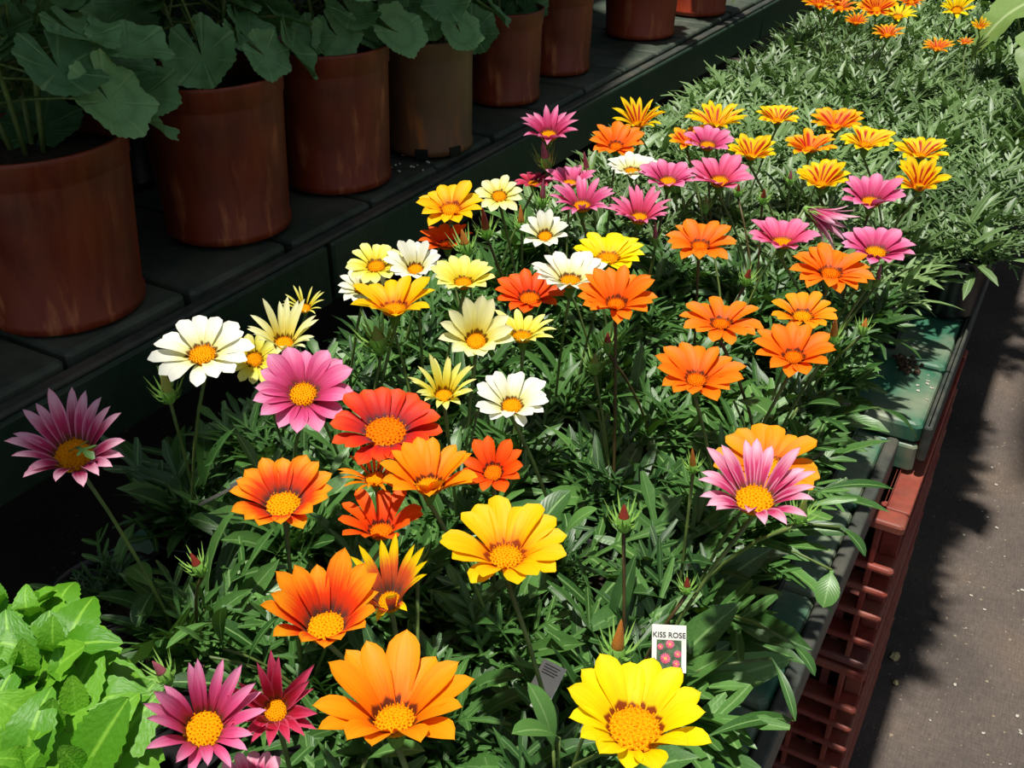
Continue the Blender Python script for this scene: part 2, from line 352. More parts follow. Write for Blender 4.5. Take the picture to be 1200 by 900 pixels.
# red crates carrying the bench end
def crate(x0, x1, y0, y1, z0, H, label):
    c = empty('plastic_crate', ((x0+x1)/2, (y0+y1)/2, z0), label, 'crate', 'stacked red crates under the bench')
    X0, X1, Y0, Y1 = x0-c.location.x, x1-c.location.x, y0-c.location.y, y1-c.location.y
    w = .004; T = .02
    def frame(a, b, o, i):      # a flat ring between heights a and b, from o inside the outline to i
        m = MB()
        m.bbox(X0+o, X1-o, Y0+o, Y0+i, a, b, .004); m.bbox(X0+o, X1-o, Y1-i, Y1-o, a, b, .004)
        m.bbox(X0+o, X0+i, Y0+i, Y1-i, a, b, .002); m.bbox(X1-i, X1-o, Y0+i, Y1-i, a, b, .002); return m
    ob('rim', frame(H-.014, H, 0, .032).me('rim', [M_crate]), c)
    ob('inner_lip', frame(H+.0005, H+.006, .028, .033).me('inner_lip', [M_crate]), c)
    for f in (.17, .36, .53, .68):
        ob('rib', frame(f*H, f*H+.009, .0, .034).me('rib', [M_crate]), c)
    ob('base_rim', frame(0, .012, .001, .034).me('base_rim', [M_crate2]), c)
    ob('base', MB().box(X0+.02, X1-.02, Y0+.02, Y1-.02, .002, .006).me('base', [M_crate2]), c)
    def strut(x, y, dx, dy):
        ob('strut', MB().bbox(x-dx, x+dx, y-dy, y+dy, .01, H-.012, .001).me('strut', [M_crate]), c)
    n = 6
    for i in range(n+1):
        x = X0+.03+(X1-X0-.06)*i/n
        strut(x, Y0+.0165, .0035, .0115); strut(x, Y1-.0145, .0025, .0115)
    n = 8
    for i in range(n+1):
        y = Y0+.035+(Y1-Y0-.07)*i/n
        strut(X1-.0145, y, .0115, .0025); strut(X0+.0145, y, .0115, .0025)
    g = MB()
    n = 12
    for i in range(n):
        xa = X0+.034+(X1-X0-.068)*i/n; g.box(xa, xa+.011, Y0+.0285, Y0+.0315, .012, H-.01)
    ob('front_grille', g.me('grille', [M_crate2]), c)
    ob('side_panel', MB().box(X1-.034, X1-.031, Y0+.035, Y1-.035, .012, H-.01).me('panel', [M_crate2]), c)
    return c
for i, (lb) in enumerate(('red plastic crate standing on the floor, bottom of the stack', 'red plastic crate in the middle of the stack', 'red plastic crate topmost of the stack, touching the bench end')):
    crate(-.42, -.046, 1.05, 1.57, .004+i*.2585, .2525, lb)

# black trays the pots stand in
def tray(x0, x1, y0, y1, zb, label):
    H = .045; m = MB(); t = .003
    m.box(x0, x1, y0, y1, zb, zb+.003)
    m.box(x0, x1, y0, y0+t, zb+.003, zb+H); m.box(x0, x1, y1-t, y1, zb+.003, zb+H)
    m.box(x0, x0+t, y0+t, y1-t, zb+.003, zb+H); m.box(x1-t, x1, y0+t, y1-t, zb+.003, zb+H)
    o = empty('plant_tray', ((x0+x1)/2, (y0+y1)/2, zb), label, 'tray', 'black plant trays on the bench')
    ob('tray_body', m.me('tray', [M_blk]), o, (-o.location.x, -o.location.y, -zb))
    r = MB(); e = .006; w = .0045
    r.bbox(x0-e, x1+e, y0-e, y0, zb+H-w, zb+H, .001); r.bbox(x0-e, x1+e, y1, y1+e, zb+H-w, zb+H, .001)
    r.bbox(x0-e, x0, y0, y1, zb+H-w, zb+H, .001); r.bbox(x1, x1+e, y0, y1, zb+H-w, zb+H, .001)
    ob('rim', r.me('tray_rim', [M_blk]), o, (-o.location.x, -o.location.y, -zb))
ORD = ['first', 'second', 'third', 'fourth', 'fifth', 'sixth', 'seventh', 'eighth', 'ninth', 'tenth', 'eleventh', 'twelfth', 'thirteenth', 'fourteenth', 'fifteenth', 'sixteenth', 'seventeenth', 'eighteenth', 'nineteenth', 'twentieth', 'last', 'last', 'last', 'last', 'last', 'last', 'last', 'last', 'last', 'last', 'last', 'last', 'last', 'last']
PX = [-.645+.1145*i for i in range(5)]
def rows():
    y = .05
    while y < 4.4: yield y; y += .1135
ROWS = list(rows())
for j in range(0, len(ROWS), 4):
    ya = ROWS[j]-.055; yb = ROWS[min(j+3, len(ROWS)-1)]+.055
    far = ya > 1.14
    if not far and yb > 1.155: yb = 1.15
    zb = z(.70 if far else .72)+.002
    w2 = -.018 if ROWS[j] > 1.42 else 0; od = ORD[j//4] if j//4 < 10 else 'last'
    tray(-.70+w2, -.482+w2, ya, yb, zb, 'black plastic tray of gazanias against the upper bench, %s from the front' % od)
    tray(-.469+w2, -.048 if w2 else -.135, ya, yb, zb, 'black plastic tray of gazanias on the walkway side, %s from the front' % od)

# ------------------------------------------------------------------ flower meshes
PROF = {'wide': [(0, .5), (.3, .8), (.56, 1), (.76, .87), (.9, .5), (1, .03)],
        'round': [(0, .5), (.35, .8), (.65, 1), (.84, .93), (.95, .62), (1, .2)],
        'narrow': [(0, .6), (.3, .9), (.55, 1), (.8, .7), (.93, .38), (1, .05)],
        'star': [(0, .7), (.25, 1), (.5, .9), (.75, .6), (1, .03)],
        'spider': [(0, .6), (.3, .8), (.55, 1), (.8, .8), (1, .05)]}
WID = {'wide': .40, 'round': .37, 'narrow': .235, 'star': .28, 'spider': .12}
def interp(t, x):
    for (a, b), (c, d) in zip(t, t[1:]):
        if x <= c: return b+(d-b)*(x-a)/(c-a)
    return t[-1][1]
_pc = {}
def petal_mesh(shape, e, typ, var, r0=.235):
    e = int(round(e/6.0))*6
    key = (shape, e, typ, var, r0)
    if key in _pc: return _pc[key]
    nv, nu = 8, 4
    e0, e1 = R_(e+24), R_(e-9)
    if var == 1: e1 -= R_(12)
    if var == 2: e1 += R_(8)
    pts = [(0, 0)]
    for i in range(nv):
        a = e0+(e1-e0)*(i+.5)/nv; pts.append((pts[-1][0]+math.cos(a), pts[-1][1]+math.sin(a)))
    s = (1-r0)/max(pts[-1][0], nv*.35)
    W = WID[shape]*(.94+.07*var)/2
    chan = {'wide': .30, 'round': .24, 'narrow': .55, 'star': .7, 'spider': .9}[shape]
    vs = []; uv = []
    for i, (a, b) in enumerate(pts):
        v = i/nv; w = W*interp(PROF[shape], v)
        for k in range(nu+1):
            u = k/nu*2-1
            zz = b*s + chan*w*(u*u) + .012*math.cos(u*math.pi*2)*math.sin(v*math.pi)*(1 if shape in ('wide', 'round') else 0)
            tipb = (-.05 if abs(u) > .6 else 0)*max(0, v-.85)/.15*.6
            vs.append((r0+a*s+tipb*.5, w*u, zz)); uv.append((k/nu, v))
    fs = [(i*(nu+1)+k, i*(nu+1)+k+1, (i+1)*(nu+1)+k+1, (i+1)*(nu+1)+k) for i in range(nv) for k in range(nu)]
    fs = [f[::-1] for f in fs]
    m = MB().add(vs, fs).me('petal', [PM[typ]], True, uv)
    _pc[key] = m; return m
def disc_mesh(mat):
    mb = MB(); mb.lathe([(.20, -.02), (.215, .015), (.19, .05), (.13, .075), (.05, .08), (.004, .075)], 18)
    n = 95
    for i in range(n):
        r = .215*math.sqrt((i+.5)/n); t = i*2.39996
        x, y = r*math.cos(t), r*math.sin(t); h0 = .078-.9*r*r*1.3; q = .013 if r > .09 else .010
        H = .055 if r > .12 else .03
        o = Vector((x*.35, y*.35, 0))
        vs = [(x+q*math.cos(a+t), y+q*math.sin(a+t), h0) for a in (0, 1.57, 3.14, 4.71)]
        vs += [(x+q*.8*math.cos(a+t)+o.x*.15, y+q*.8*math.sin(a+t)+o.y*.15, h0+H*.7) for a in (0, 1.57, 3.14, 4.71)]+[(x+o.x*.2, y+o.y*.2, h0+H)]
        mb.add(vs, [(0, 1, 5, 4), (1, 2, 6, 5), (2, 3, 7, 6), (3, 0, 4, 7), (4, 5, 8), (5, 6, 8), (6, 7, 8), (7, 4, 8)])
    return mb.me('disc', [mat])
DISC = disc_mesh(M_disc); DISCO = disc_mesh(M_disco)
def calyx():
    mb = MB(); mb.lathe([(.035, -.42), (.07, -.38), (.12, -.25), (.15, -.12), (.19, 0), (.18, .01)], 12)
    for i in range(11):
        t = i*2*math.pi/11; c, s = math.cos(t), math.sin(t)
        p = [(.15, -.16, .02), (.2, -.06, .018), (.25, -.04, .003)]
        vs = []
        for r, w, q in p: vs += [(r*c-q*s, r*s+q*c, w), (r*c+q*s, r*s-q*c, w)]
        mb.add(vs, [(0, 1, 3, 2), (2, 3, 5, 4)])
    return mb.me('calyx', [M_sep], True)
CALYX = calyx()
def bud_meshes():
    b = MB()
    b.lathe([(.05, -.35), (.13, -.28), (.19, -.1), (.19, .08), (.15, .2)], 12)
    for i in range(22):
        t = i*2.4; c, s = math.cos(t), math.sin(t); k = (i % 3)
        L = .36+.10*k; r0 = .15; z0 = -.22+.1*k
        vs = []
        for f, q in ((0, .035), (.5, .034), (1, .004)):
            r = r0+L*f*.75; w = z0+L*f*(.25+.9*f)
            vs += [(r*c-q*s, r*s+q*c, w), (r*c+q*s, r*s-q*c, w)]
        b.add(vs, [(0, 1, 3, 2), (2, 3, 5, 4)])
    return b.me('bud', [M_bract], True)
BUD = bud_meshes()
def tip_mesh(H):
    return MB().lathe([(.12, .1), (.145, .2), (.13, .35*H), (.08, .62*H), (.03, .85*H), (.002, .92*H)], 10, wob=lambda t, j: 1+.1*math.cos(5*t+j*.9)).me('bud_tip', [], True)
TIPS = {}
TIPM = {'red': simple('bud_red', (120, 35, 30), (170, 60, 45), 60, .5), 'pink': simple('bud_pink', (150, 60, 85), (195, 105, 125), 60, .5), 'orange': simple('bud_orange', (190, 100, 40), (225, 150, 60), 60, .5),
        'cream': simple('bud_cream', (150, 150, 60), (195, 190, 105), 60, .5), 'green': simple('bud_green', (100, 130, 50), (150, 150, 70), 60, .5)}

# flowers: disc x, y, then the outline x0 x1 y0 y1 in the photo, colour, petal shape, count, depth below the lens, words
FL = [
 (743, 856, 657, 839, 772, 905, 'yellow', 'wide', 15, .43, 'the largest pure yellow flower in front, brown ring round disc'),
 (463, 846, 368, 552, 757, 884, 'amber', 'wide', 14, .43, 'a large plain orange flower nearest the front edge'),
 (239, 855, 157, 292, 778, 905, 'pink', 'narrow', 18, .44, 'a magenta flower with yellow disc beside the lime green plant'),
 (323, 833, 272, 380, 770, 882, 'crimson', 'star', 17, .45, 'a crimson star-shaped flower with thin pointed petals'),
 (295, 925, 255, 335, 882, 950, 'palepink', 'round', 13, .47, 'a pale pink flower cut by the bottom of the picture'),
 (382, 736, 310, 447, 657, 762, 'redorange', 'wide', 15, .43, 'a red-centred orange flower above the large plain orange one'),
 (457, 706, 412, 520, 640, 728, 'salmon', 'narrow', 16, .445, 'a salmon flower with yellow petal tips'),
 (593, 655, 516, 670, 590, 698, 'golden', 'round', 16, .42, 'the large golden yellow flower in the middle foreground'),
 (447, 624, 395, 500, 574, 640, 'deep', 'round', 11, .46, 'a half-closed cupped orange flower'),
 (332, 593, 268, 389, 537, 627, 'redorange', 'wide', 16, .43, 'a red-orange flower with dark purple ring at mid left'),
 (503, 571, 440, 556, 520, 588, 'amber', 'wide', 15, .43, 'a bright orange flower just below the big red flower'),
 (440, 562, 402, 490, 525, 580, 'amber', 'spider', 17, .435, 'an orange flower with thin rolled thread-like petals'),
 (578, 555, 546, 630, 512, 582, 'deep', 'wide', 11, .44, 'a small deep orange flower right of the bright orange one'),
 (452, 508, 388, 519, 455, 552, 'red', 'round', 17, .42, 'the big red flower with a wide brownish disc'),
 (355, 463, 291, 413, 408, 507, 'pink', 'wide', 16, .42, 'a magenta pink flower just left of the big red one'),
 (87, 534, 27, 160, 461, 572, 'palepink', 'narrow', 19, .43, 'a shaded magenta flower at far left with leaf on its disc'),
 (238, 417, 180, 298, 376, 455, 'white', 'round', 15, .42, 'the leftmost white flower with orange disc'),
 (298, 422, 262, 330, 388, 456, 'pale', 'round', 13, .45, 'a pale yellow flower tucked behind the leftmost white one'),
 (333, 404, 287, 372, 354, 415, 'cream', 'narrow', 17, .42, 'a cream flower with narrow upright petals'),
 (357, 362, 332, 384, 336, 372, 'pale', 'spider', 14, .43, 'a half-open pale yellow flower with spiky petals'),
 (898, 548, 836, 961, 499, 592, 'amber', 'round', 15, .45, 'an orange flower hidden partly behind the front pink one'),
 (884, 587, 820, 958, 518, 616, 'palepink', 'narrow', 19, .42, 'the pale-tipped pink flower before an orange one at right'),
 (816, 447, 760, 869, 403, 473, 'orange', 'wide', 14, .42, 'an orange flower at right, lowest of the five orange ones'),
 (845, 381, 798, 893, 353, 405, 'orange', 'round', 14, .42, 'a flat orange flower left of the two overlapping orange ones'),
 (940, 372, 901, 983, 346, 391, 'amber', 'round', 13, .43, 'the upper of two overlapping orange flowers at right'),
 (930, 420, 880, 979, 380, 445, 'orange', 'wide', 13, .42, 'the lower of two overlapping orange flowers at right'),
 (973, 322, 923, 1023, 291, 346, 'orange', 'wide', 16, .42, 'an orange flower below the two rightmost pink flowers'),
 (820, 290, 777, 863, 260, 308, 'orange', 'wide', 14, .42, 'an orange flower right of the bright yellow one'),
 (722, 358, 675, 771, 316, 380, 'orange', 'wide', 17, .41, 'an orange flower just right of the bright white flower'),
 (621, 351, 576, 662, 317, 370, 'deep', 'wide', 13, .44, 'a deep orange flower overlapped by a white one'),
 (668, 331, 622, 716, 299, 346, 'white', 'wide', 18, .41, 'a bright white flower overlapping a deep orange one'),
 (713, 304, 668, 758, 276, 319, 'yellow', 'wide', 16, .42, 'a bright yellow flower behind the white one'),
 (558, 401, 513, 598, 353, 425, 'cream', 'wide', 13, .42, 'a cream white flower with an orange disc at centre'),
 (612, 396, 570, 656, 367, 410, 'pale', 'narrow', 15, .43, 'a pale yellow thin-petalled flower right of the cream one'),
 (520, 465, 483, 561, 420, 479, 'pale', 'narrow', 19, .43, 'a pale yellow flower just above the big red one'),
 (600, 477, 558, 648, 435, 500, 'white', 'round', 17, .43, 'a white flower with one drooping petal'),
 (462, 364, 414, 516, 327, 377, 'golden', 'wide', 12, .42, 'a golden yellow flower in front of the white group'),
 (487, 317, 458, 526, 284, 332, 'white', 'round', 15, .42, 'a white flower between two pale yellow flowers'),
 (441, 313, 407, 478, 289, 336, 'pale', 'round', 14, .42, 'a pale yellow flower, leftmost of the back group'),
 (543, 333, 506, 582, 300, 345, 'pale', 'wide', 14, .42, 'a pale yellow flower above the cream white one'),
 (425, 340, 394, 456, 318, 358, 'white', 'wide', 14, .45, 'a low white flower half hidden under pale yellow petals'),
 (585, 231, 558, 620, 208, 254, 'cream', 'wide', 12, .42, 'a cream flower beside the shaded upper bench'),
 (528, 247, 486, 570, 217, 266, 'golden', 'wide', 14, .42, 'an orange-yellow flower close to the upper bench'),
 (524, 288, 493, 560, 262, 294, 'deep', 'wide', 11, .455, 'a red-orange flower beneath the orange-yellow one'),
 (639, 278, 610, 672, 249, 293, 'white', 'wide', 13, .43, 'a small white flower below a row of pink flowers'),
 (682, 243, 645, 723, 212, 254, 'pink', 'narrow', 17, .42, 'a pink flower with upright petals, left of another pink one'),
 (749, 257, 713, 789, 224, 268, 'hotpink', 'narrow', 20, .42, 'a densely petalled pink flower below two pink ones'),
 (643, 160, 606, 679, 127, 167, 'pink', 'star', 17, .40, 'a tall pink star flower standing against the dark upper bench'),
 (722, 173, 686, 756, 147, 185, 'orange', 'wide', 15, .42, 'a plain orange flower near the upper bench'),
 (748, 147, 720, 784, 120, 154, 'striped', 'narrow', 17, .42, 'a yellow flower striped red beside the upper bench'),
 (740, 202, 710, 772, 183, 211, 'white', 'wide', 16, .43, 'a small white flower beside a pink one far back'),
 (783, 214, 747, 819, 188, 224, 'pink', 'wide', 15, .42, 'a pink flower right beside the far small white one'),
 (843, 214, 808, 884, 182, 224, 'hotpink', 'wide', 14, .42, 'a hot pink flower with bright orange disc'),
 (829, 172, 796, 861, 149, 181, 'pink', 'wide', 13, .42, 'a pink flower in front of yellow striped ones'),
 (805, 168, 786, 832, 151, 178, 'stripedred', 'wide', 12, .44, 'an orange striped flower peeping behind a pink one'),
 (668, 216, 634, 696, 198, 224, 'pink', 'wide', 12, .45, 'a low magenta flower in shade by the upper bench'),
 (625, 216, 602, 650, 202, 224, 'crimson', 'wide', 10, .46, 'a low crimson flower in shade by the upper bench'),
 (838, 148, 802, 877, 127, 157, 'striped', 'narrow', 19, .42, 'a wide yellow striped flower left of the striped group'),
 (911, 142, 885, 937, 124, 150, 'striped', 'wide', 14, .42, 'the small yellow striped flower hindmost of its group'),
 (979, 150, 947, 1014, 129, 158, 'stripedred', 'wide', 16, .42, 'the reddest striped flower of the back group'),
 (1014, 171, 980, 1049, 152, 180, 'striped', 'wide', 14, .42, 'a yellow striped flower touching the reddest striped one'),
 (949, 176, 918, 981, 157, 184, 'stripedred', 'wide', 14, .42, 'an orange striped flower in the middle of the striped group'),
 (880, 184, 851, 909, 160, 192, 'striped', 'wide', 14, .42, 'a yellow striped flower above the hot pink one'),
 (962, 217, 929, 996, 190, 225, 'striped', 'wide', 14, .42, 'a cup-shaped yellow striped flower left of a pink one'),
 (1078, 183, 1047, 1111, 164, 190, 'striped', 'wide', 13, .42, 'the upper of two striped flowers at the right end'),
 (1077, 220, 1048, 1111, 189, 228, 'striped', 'wide', 13, .42, 'the lower of two striped flowers at the right end'),
 (1020, 238, 983, 1061, 209, 247, 'pink', 'wide', 14, .42, 'a pink flower between two cup-shaped striped flowers'),
 (917, 286, 875, 962, 260, 296, 'hotpink', 'wide', 15, .43, 'a pink flower left of the drooping faded one'),
 (1026, 297, 982, 1070, 271, 316, 'pink', 'wide', 14, .42, 'the rightmost pink flower'),
 (1027, 12, 1003, 1052, -8, 24, 'stripedred', 'wide', 15, .44, 'a red-orange flower facing the viewer at the far end'),
 (960, 7, 937, 985, -8, 14, 'stripedred', 'narrow', 15, .46, 'an orange flower at the far end nearest the upper bench'),
 (984, 10, 962, 1004, -4, 18, 'stripedred', 'narrow', 14, .46, 'an orange flower second along the far end'),
 (1003, 28, 988, 1019, 16, 32, 'stripedred', 'narrow', 14, .46, 'a small orange flower low at the far end'),
 (1052, 21, 1031, 1074, 8, 27, 'yellow', 'narrow', 15, .46, 'a yellow flower beside the red-orange far one'),
 (1040, 42, 1019, 1060, 29, 47, 'stripedred', 'narrow', 15, .46, 'an orange flower standing forward of the far group'),
 (1098, 58, 1080, 1118, 46, 63, 'stripedred', 'narrow', 14, .47, 'a lone orange flower in front of the far yellow one'),
 (1121, 13, 1100, 1142, -6, 22, 'yellow', 'narrow', 18, .44, 'a lemon yellow flower at the far end by the big leaf'),
 (1131, 51, 1121, 1141, 44, 54, 'stripedred', 'narrow', 12, .47, 'a tiny orange flower beside the lone far one'),
 (1148, 33, 1136, 1160, 22, 36, 'striped', 'narrow', 12, .46, 'a tiny pale orange flower beside the big leaf'),
 (1068, 3, 1052, 1084, -10, 12, 'stripedred', 'narrow', 14, .46, 'an orange flower behind the far yellow one'),
]
# buds: x, y, size px, tip colour, tip length, depth
BUDS = [(723, 765, 42, 'orange', 1.15, .46), (197, 462, 34, 'cream', 1.1, .45), (233, 666, 30, 'red', .75, .48), (731, 612, 36, 'red', .7, .46), (193, 792, 34, 'pink', .8, .47),
        (640, 190, 27, 'pink', .9, .43), (546, 291, 30, 'orange', .8, .44), (444, 402, 42, 'green', .6, .45), (712, 405, 24, 'red', .7, .47), (977, 396, 24, 'orange', 1.3, .45),
        (570, 272, 26, 'red', 1.2, .44), (688, 200, 18, 'pink', 1.3, .44), (636, 236, 20, 'pink', 1.3, .44), (611, 265, 22, 'orange', 1.1, .44), (827, 243, 18, 'green', .7, .45), (894, 234, 18, 'red', .8, .45),
        (926, 212, 14, 'pink', .9, .45), (1017, 333, 20, 'green', .8, .46), (875, 328, 22, 'red', .7, .46), (697, 429, 28, 'green', .6, .48), (938, 605, 34, 'green', .8, .46), (812, 548, 22, 'orange', 1.3, .47),
        (768, 282, 16, 'pink', 1.3, .45), (490, 660, 24, 'green', .6, .49), (1012, 386, 20, 'orange', .7, .46), (805, 690, 22, 'red', .8, .5), (865, 226, 14, 'red', .8, .46), (1028, 330, 16, 'pink', 1.3, .46)]

# ------------------------------------------------------------------ leaves
def leaf_geo(L, W, a0, a1, lobes=0, fold=.35, n=7, twist=0., lobL=.2):
    pts = [Vector((0, 0, 0))]
    for i in range(n):
        a = a0+(a1-a0)*(i+.5)/n; pts.append(pts[-1]+Vector((math.cos(a), 0, math.sin(a)))*(L/n))
    vs = []; uv = []; fs = []
    for i, p in enumerate(pts):
        v = i/n
        if lobes: w = W*.28*(1-.2*v) if v < .8 else W*.5*math.sqrt(max(0, 1-((v-.84)/.17)**2))+.0003
        else: w = W*(.16+.84*math.sin(max(0, min(1, (v-.12)/.88))**1.15*math.pi)**.8 if v > .12 and v < 1 else (.16 if v <= .12 else .02))/1.0
        w = max(w, W*.05)/2 if lobes else w/2
        a = a0+(a1-a0)*v; nn = Vector((-math.sin(a), 0, math.cos(a))); t = twist*v
        side = Vector((0, math.cos(t), 0))+nn*math.sin(t)
        for u in (-1, 0, 1):
            q = p+side*(w*u)+nn*(fold*w*abs(u)); vs.append(q); uv.append((.5+.5*u, v))
    for i in range(n):
        for k in range(2): fs.append((i*3+k, i*3+3+k, i*3+4+k, i*3+1+k))
    if lobes:
        for j in range(lobes):
            v = .32+.52*j/lobes; i = v*n; i0 = int(i); p = pts[i0].lerp(pts[i0+1], i-i0); a = a0+(a1-a0)*v
            d = Vector((math.cos(a), 0, math.sin(a))); nn = Vector((-math.sin(a), 0, math.cos(a)))
            for s in (-1, 1):
                LL = L*lobL*(.8+.4*math.sin(math.pi*(j+1)/(lobes+1))); dr = (d*.75+Vector((0, s*.85, 0))+nn*.22).normalized()
                pw = d*(LL*.17); b = len(vs)
                vs += [p-pw*.7, p+pw*.7, p+dr*LL*.5-pw*1.0, p+dr*LL*.5+pw*1.15, p+dr*LL*.86-pw*.75, p+dr*LL*.9+pw*.8, p+dr*LL]
                uv += [(.35, .1), (.65, .1), (.2, .5), (.8, .5), (.3, .8), (.7, .8), (.5, 1)]
                q = [(b, b+1, b+3, b+2), (b+2, b+3, b+5, b+4), (b+4, b+5, b+6)]
                fs += q if s > 0 else [x[::-1] for x in q]
    return vs, fs, uv
def mk_leaf(mat, **k):
    v, f, uv = leaf_geo(**k); return MB().add(v, f).me('leaf', [mat], True, uv)
def leaf_set(mat):
    S = []
    for a0, a1 in ((80, 15), (68, -10), (60, 30)):
        S.append(mk_leaf(mat, L=1, W=.14, a0=R_(a0), a1=R_(a1), twist=.3))
        S.append(mk_leaf(mat, L=1, W=.19, a0=R_(a0), a1=R_(a1-12), twist=-.3))
        S.append(mk_leaf(mat, L=1, W=.20, a0=R_(a0-8), a1=R_(a1-5), twist=.5))
        S.append(mk_leaf(mat, L=1, W=.20, a0=R_(a0), a1=R_(a1), lobes=2, lobL=.25))
        S.append(mk_leaf(mat, L=1, W=.17, a0=R_(a0+5), a1=R_(a1-5), lobes=3, lobL=.26))
        S.append(mk_leaf(mat, L=1, W=.13, a0=R_(a0-10), a1=R_(a1-15), lobes=2, lobL=.3, twist=.5))
    return S
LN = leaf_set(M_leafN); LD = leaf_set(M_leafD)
def foliage_mesh(mat, n, rr, seed, Lr, el=(20, 80)):
    g = random.Random(seed); V = []; F = []; UV = []
    for i in range(n):
        L = g.uniform(*Lr); a0 = g.uniform(*el)
        v, f, uv = leaf_geo(L, L*g.uniform(.11, .19), R_(a0), R_(a0-g.uniform(10, 70)), g.choice((0, 0, 2, 3)), n=5, twist=g.uniform(-.6, .6), lobL=.2)
        az = g.uniform(0, 6.283); r = rr*math.sqrt(g.random()); t = g.uniform(0, 6.283); zo = g.uniform(-.005, .025)
        c, s = math.cos(az), math.sin(az); b = len(V)
        V += [(q.x*c-q.y*s+r*math.cos(t), q.x*s+q.y*c+r*math.sin(t), q.z+zo) for q in v]; F += [tuple(i+b for i in x) for x in f]; UV += uv
    return MB().add(V, F).me('foliage', [mat], True, UV)
FOLF = [foliage_mesh(M_leafF, 150, .052, 10+i, (.045, .10), (10, 75)) for i in range(5)]
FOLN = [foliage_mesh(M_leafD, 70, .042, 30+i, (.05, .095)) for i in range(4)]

POTH = .098
def pot_mesh():
    mb = MB(); r0, r1 = .036, .0495
    mb.lathe([(.001, .001), (r0, 0), (r0+.001, .004), (r1-.004, POTH-.014), (r1-.001, POTH-.013), (r1+.001, POTH-.004), (r1+.0022, POTH-.002), (r1+.002, POTH), (r1-.001, POTH), (r1-.003, POTH-.012), (r1-.003, POTH-.02)], 28)
    return mb.me('pot', [M_blk], True)
POT = pot_mesh()
SOIL = MB().lathe([(.0465, POTH-.018), (.03, POTH-.0145), (.014, POTH-.013), (.0005, POTH-.012)], 18, wob=lambda t, j: 1 if j == 0 else 1+.12*math.sin(3*t+j)).me('soil', [M_soil], True)

LIMEPOS = Vector((-.505, .235)); skip = set()
plants = {}
for j, y in enumerate(ROWS):
    cols = list(PX) if y < 1.42 else [a-.018 for a in PX]+[PX[-1]+.0955]
    for i, x in enumerate(cols):
        if (Vector((x, y))-LIMEPOS).length < .11 or (y < .30 and x < -.50): continue
        if y > 3.35 or (y > 2.55 and x > -.2): continue
        off = .0 if y < 1.3 else rnd.uniform(-.004, .004)
        plants[(i, j)] = dict(p=Vector((x+off, y+rnd.uniform(-.003, .003), z(.72 if y < 1.12 else .70)+.0055)), fl=[], bud=[])
def nearest(P, maxn=9):
    best = None
    for k, d in plants.items():
        q = (d['p'].xy-P.xy).length+.02*len(d['fl'])
        if best is None or q < best[0]: best = (q, k)
    return best[1]
for f in FL:
    P, k = at(f[0], f[1], f[9])
    plants[nearest(P)]['fl'].append((f, P, k))
for b in BUDS:
    P, k = at(b[0], b[1], b[5]); plants[nearest(P)]['bud'].append((b, P, k))

def frame_quat(nrm, spin):
    q = Vector((0, 0, 1)).rotation_difference(nrm); return q @ Quaternion((0, 0, 1), spin)
def stem(parent, a, b, mat, r, name='stem'):
    mid = a.lerp(b, .5); mid.z += abs(b.x-a.x)*.25; mid.x += (b.x-a.x)*-.18; mid.y += (b.y-a.y)*-.18
    pts = [((1-t)**2)*a+2*t*(1-t)*mid+t*t*b for t in (0, .25, .5, .75, 1)]
    ob(name, MB().tube(pts, [r*.9, r*.8, r*.8, r*.8, r*.95], 6).me('stem', [mat], True), parent)
COLN = {'yellow': 'yellow', 'golden': 'golden yellow', 'orange': 'orange', 'amber': 'bright orange', 'deep': 'deep orange', 'redorange': 'red-orange', 'red': 'red', 'pink': 'magenta pink', 'palepink': 'pale-tipped pink',
        'hotpink': 'hot pink', 'crimson': 'crimson', 'white': 'white', 'cream': 'cream', 'pale': 'pale yellow', 'striped': 'yellow striped with red', 'stripedred': 'orange striped with red', 'salmon': 'salmon, yellow-tipped'}
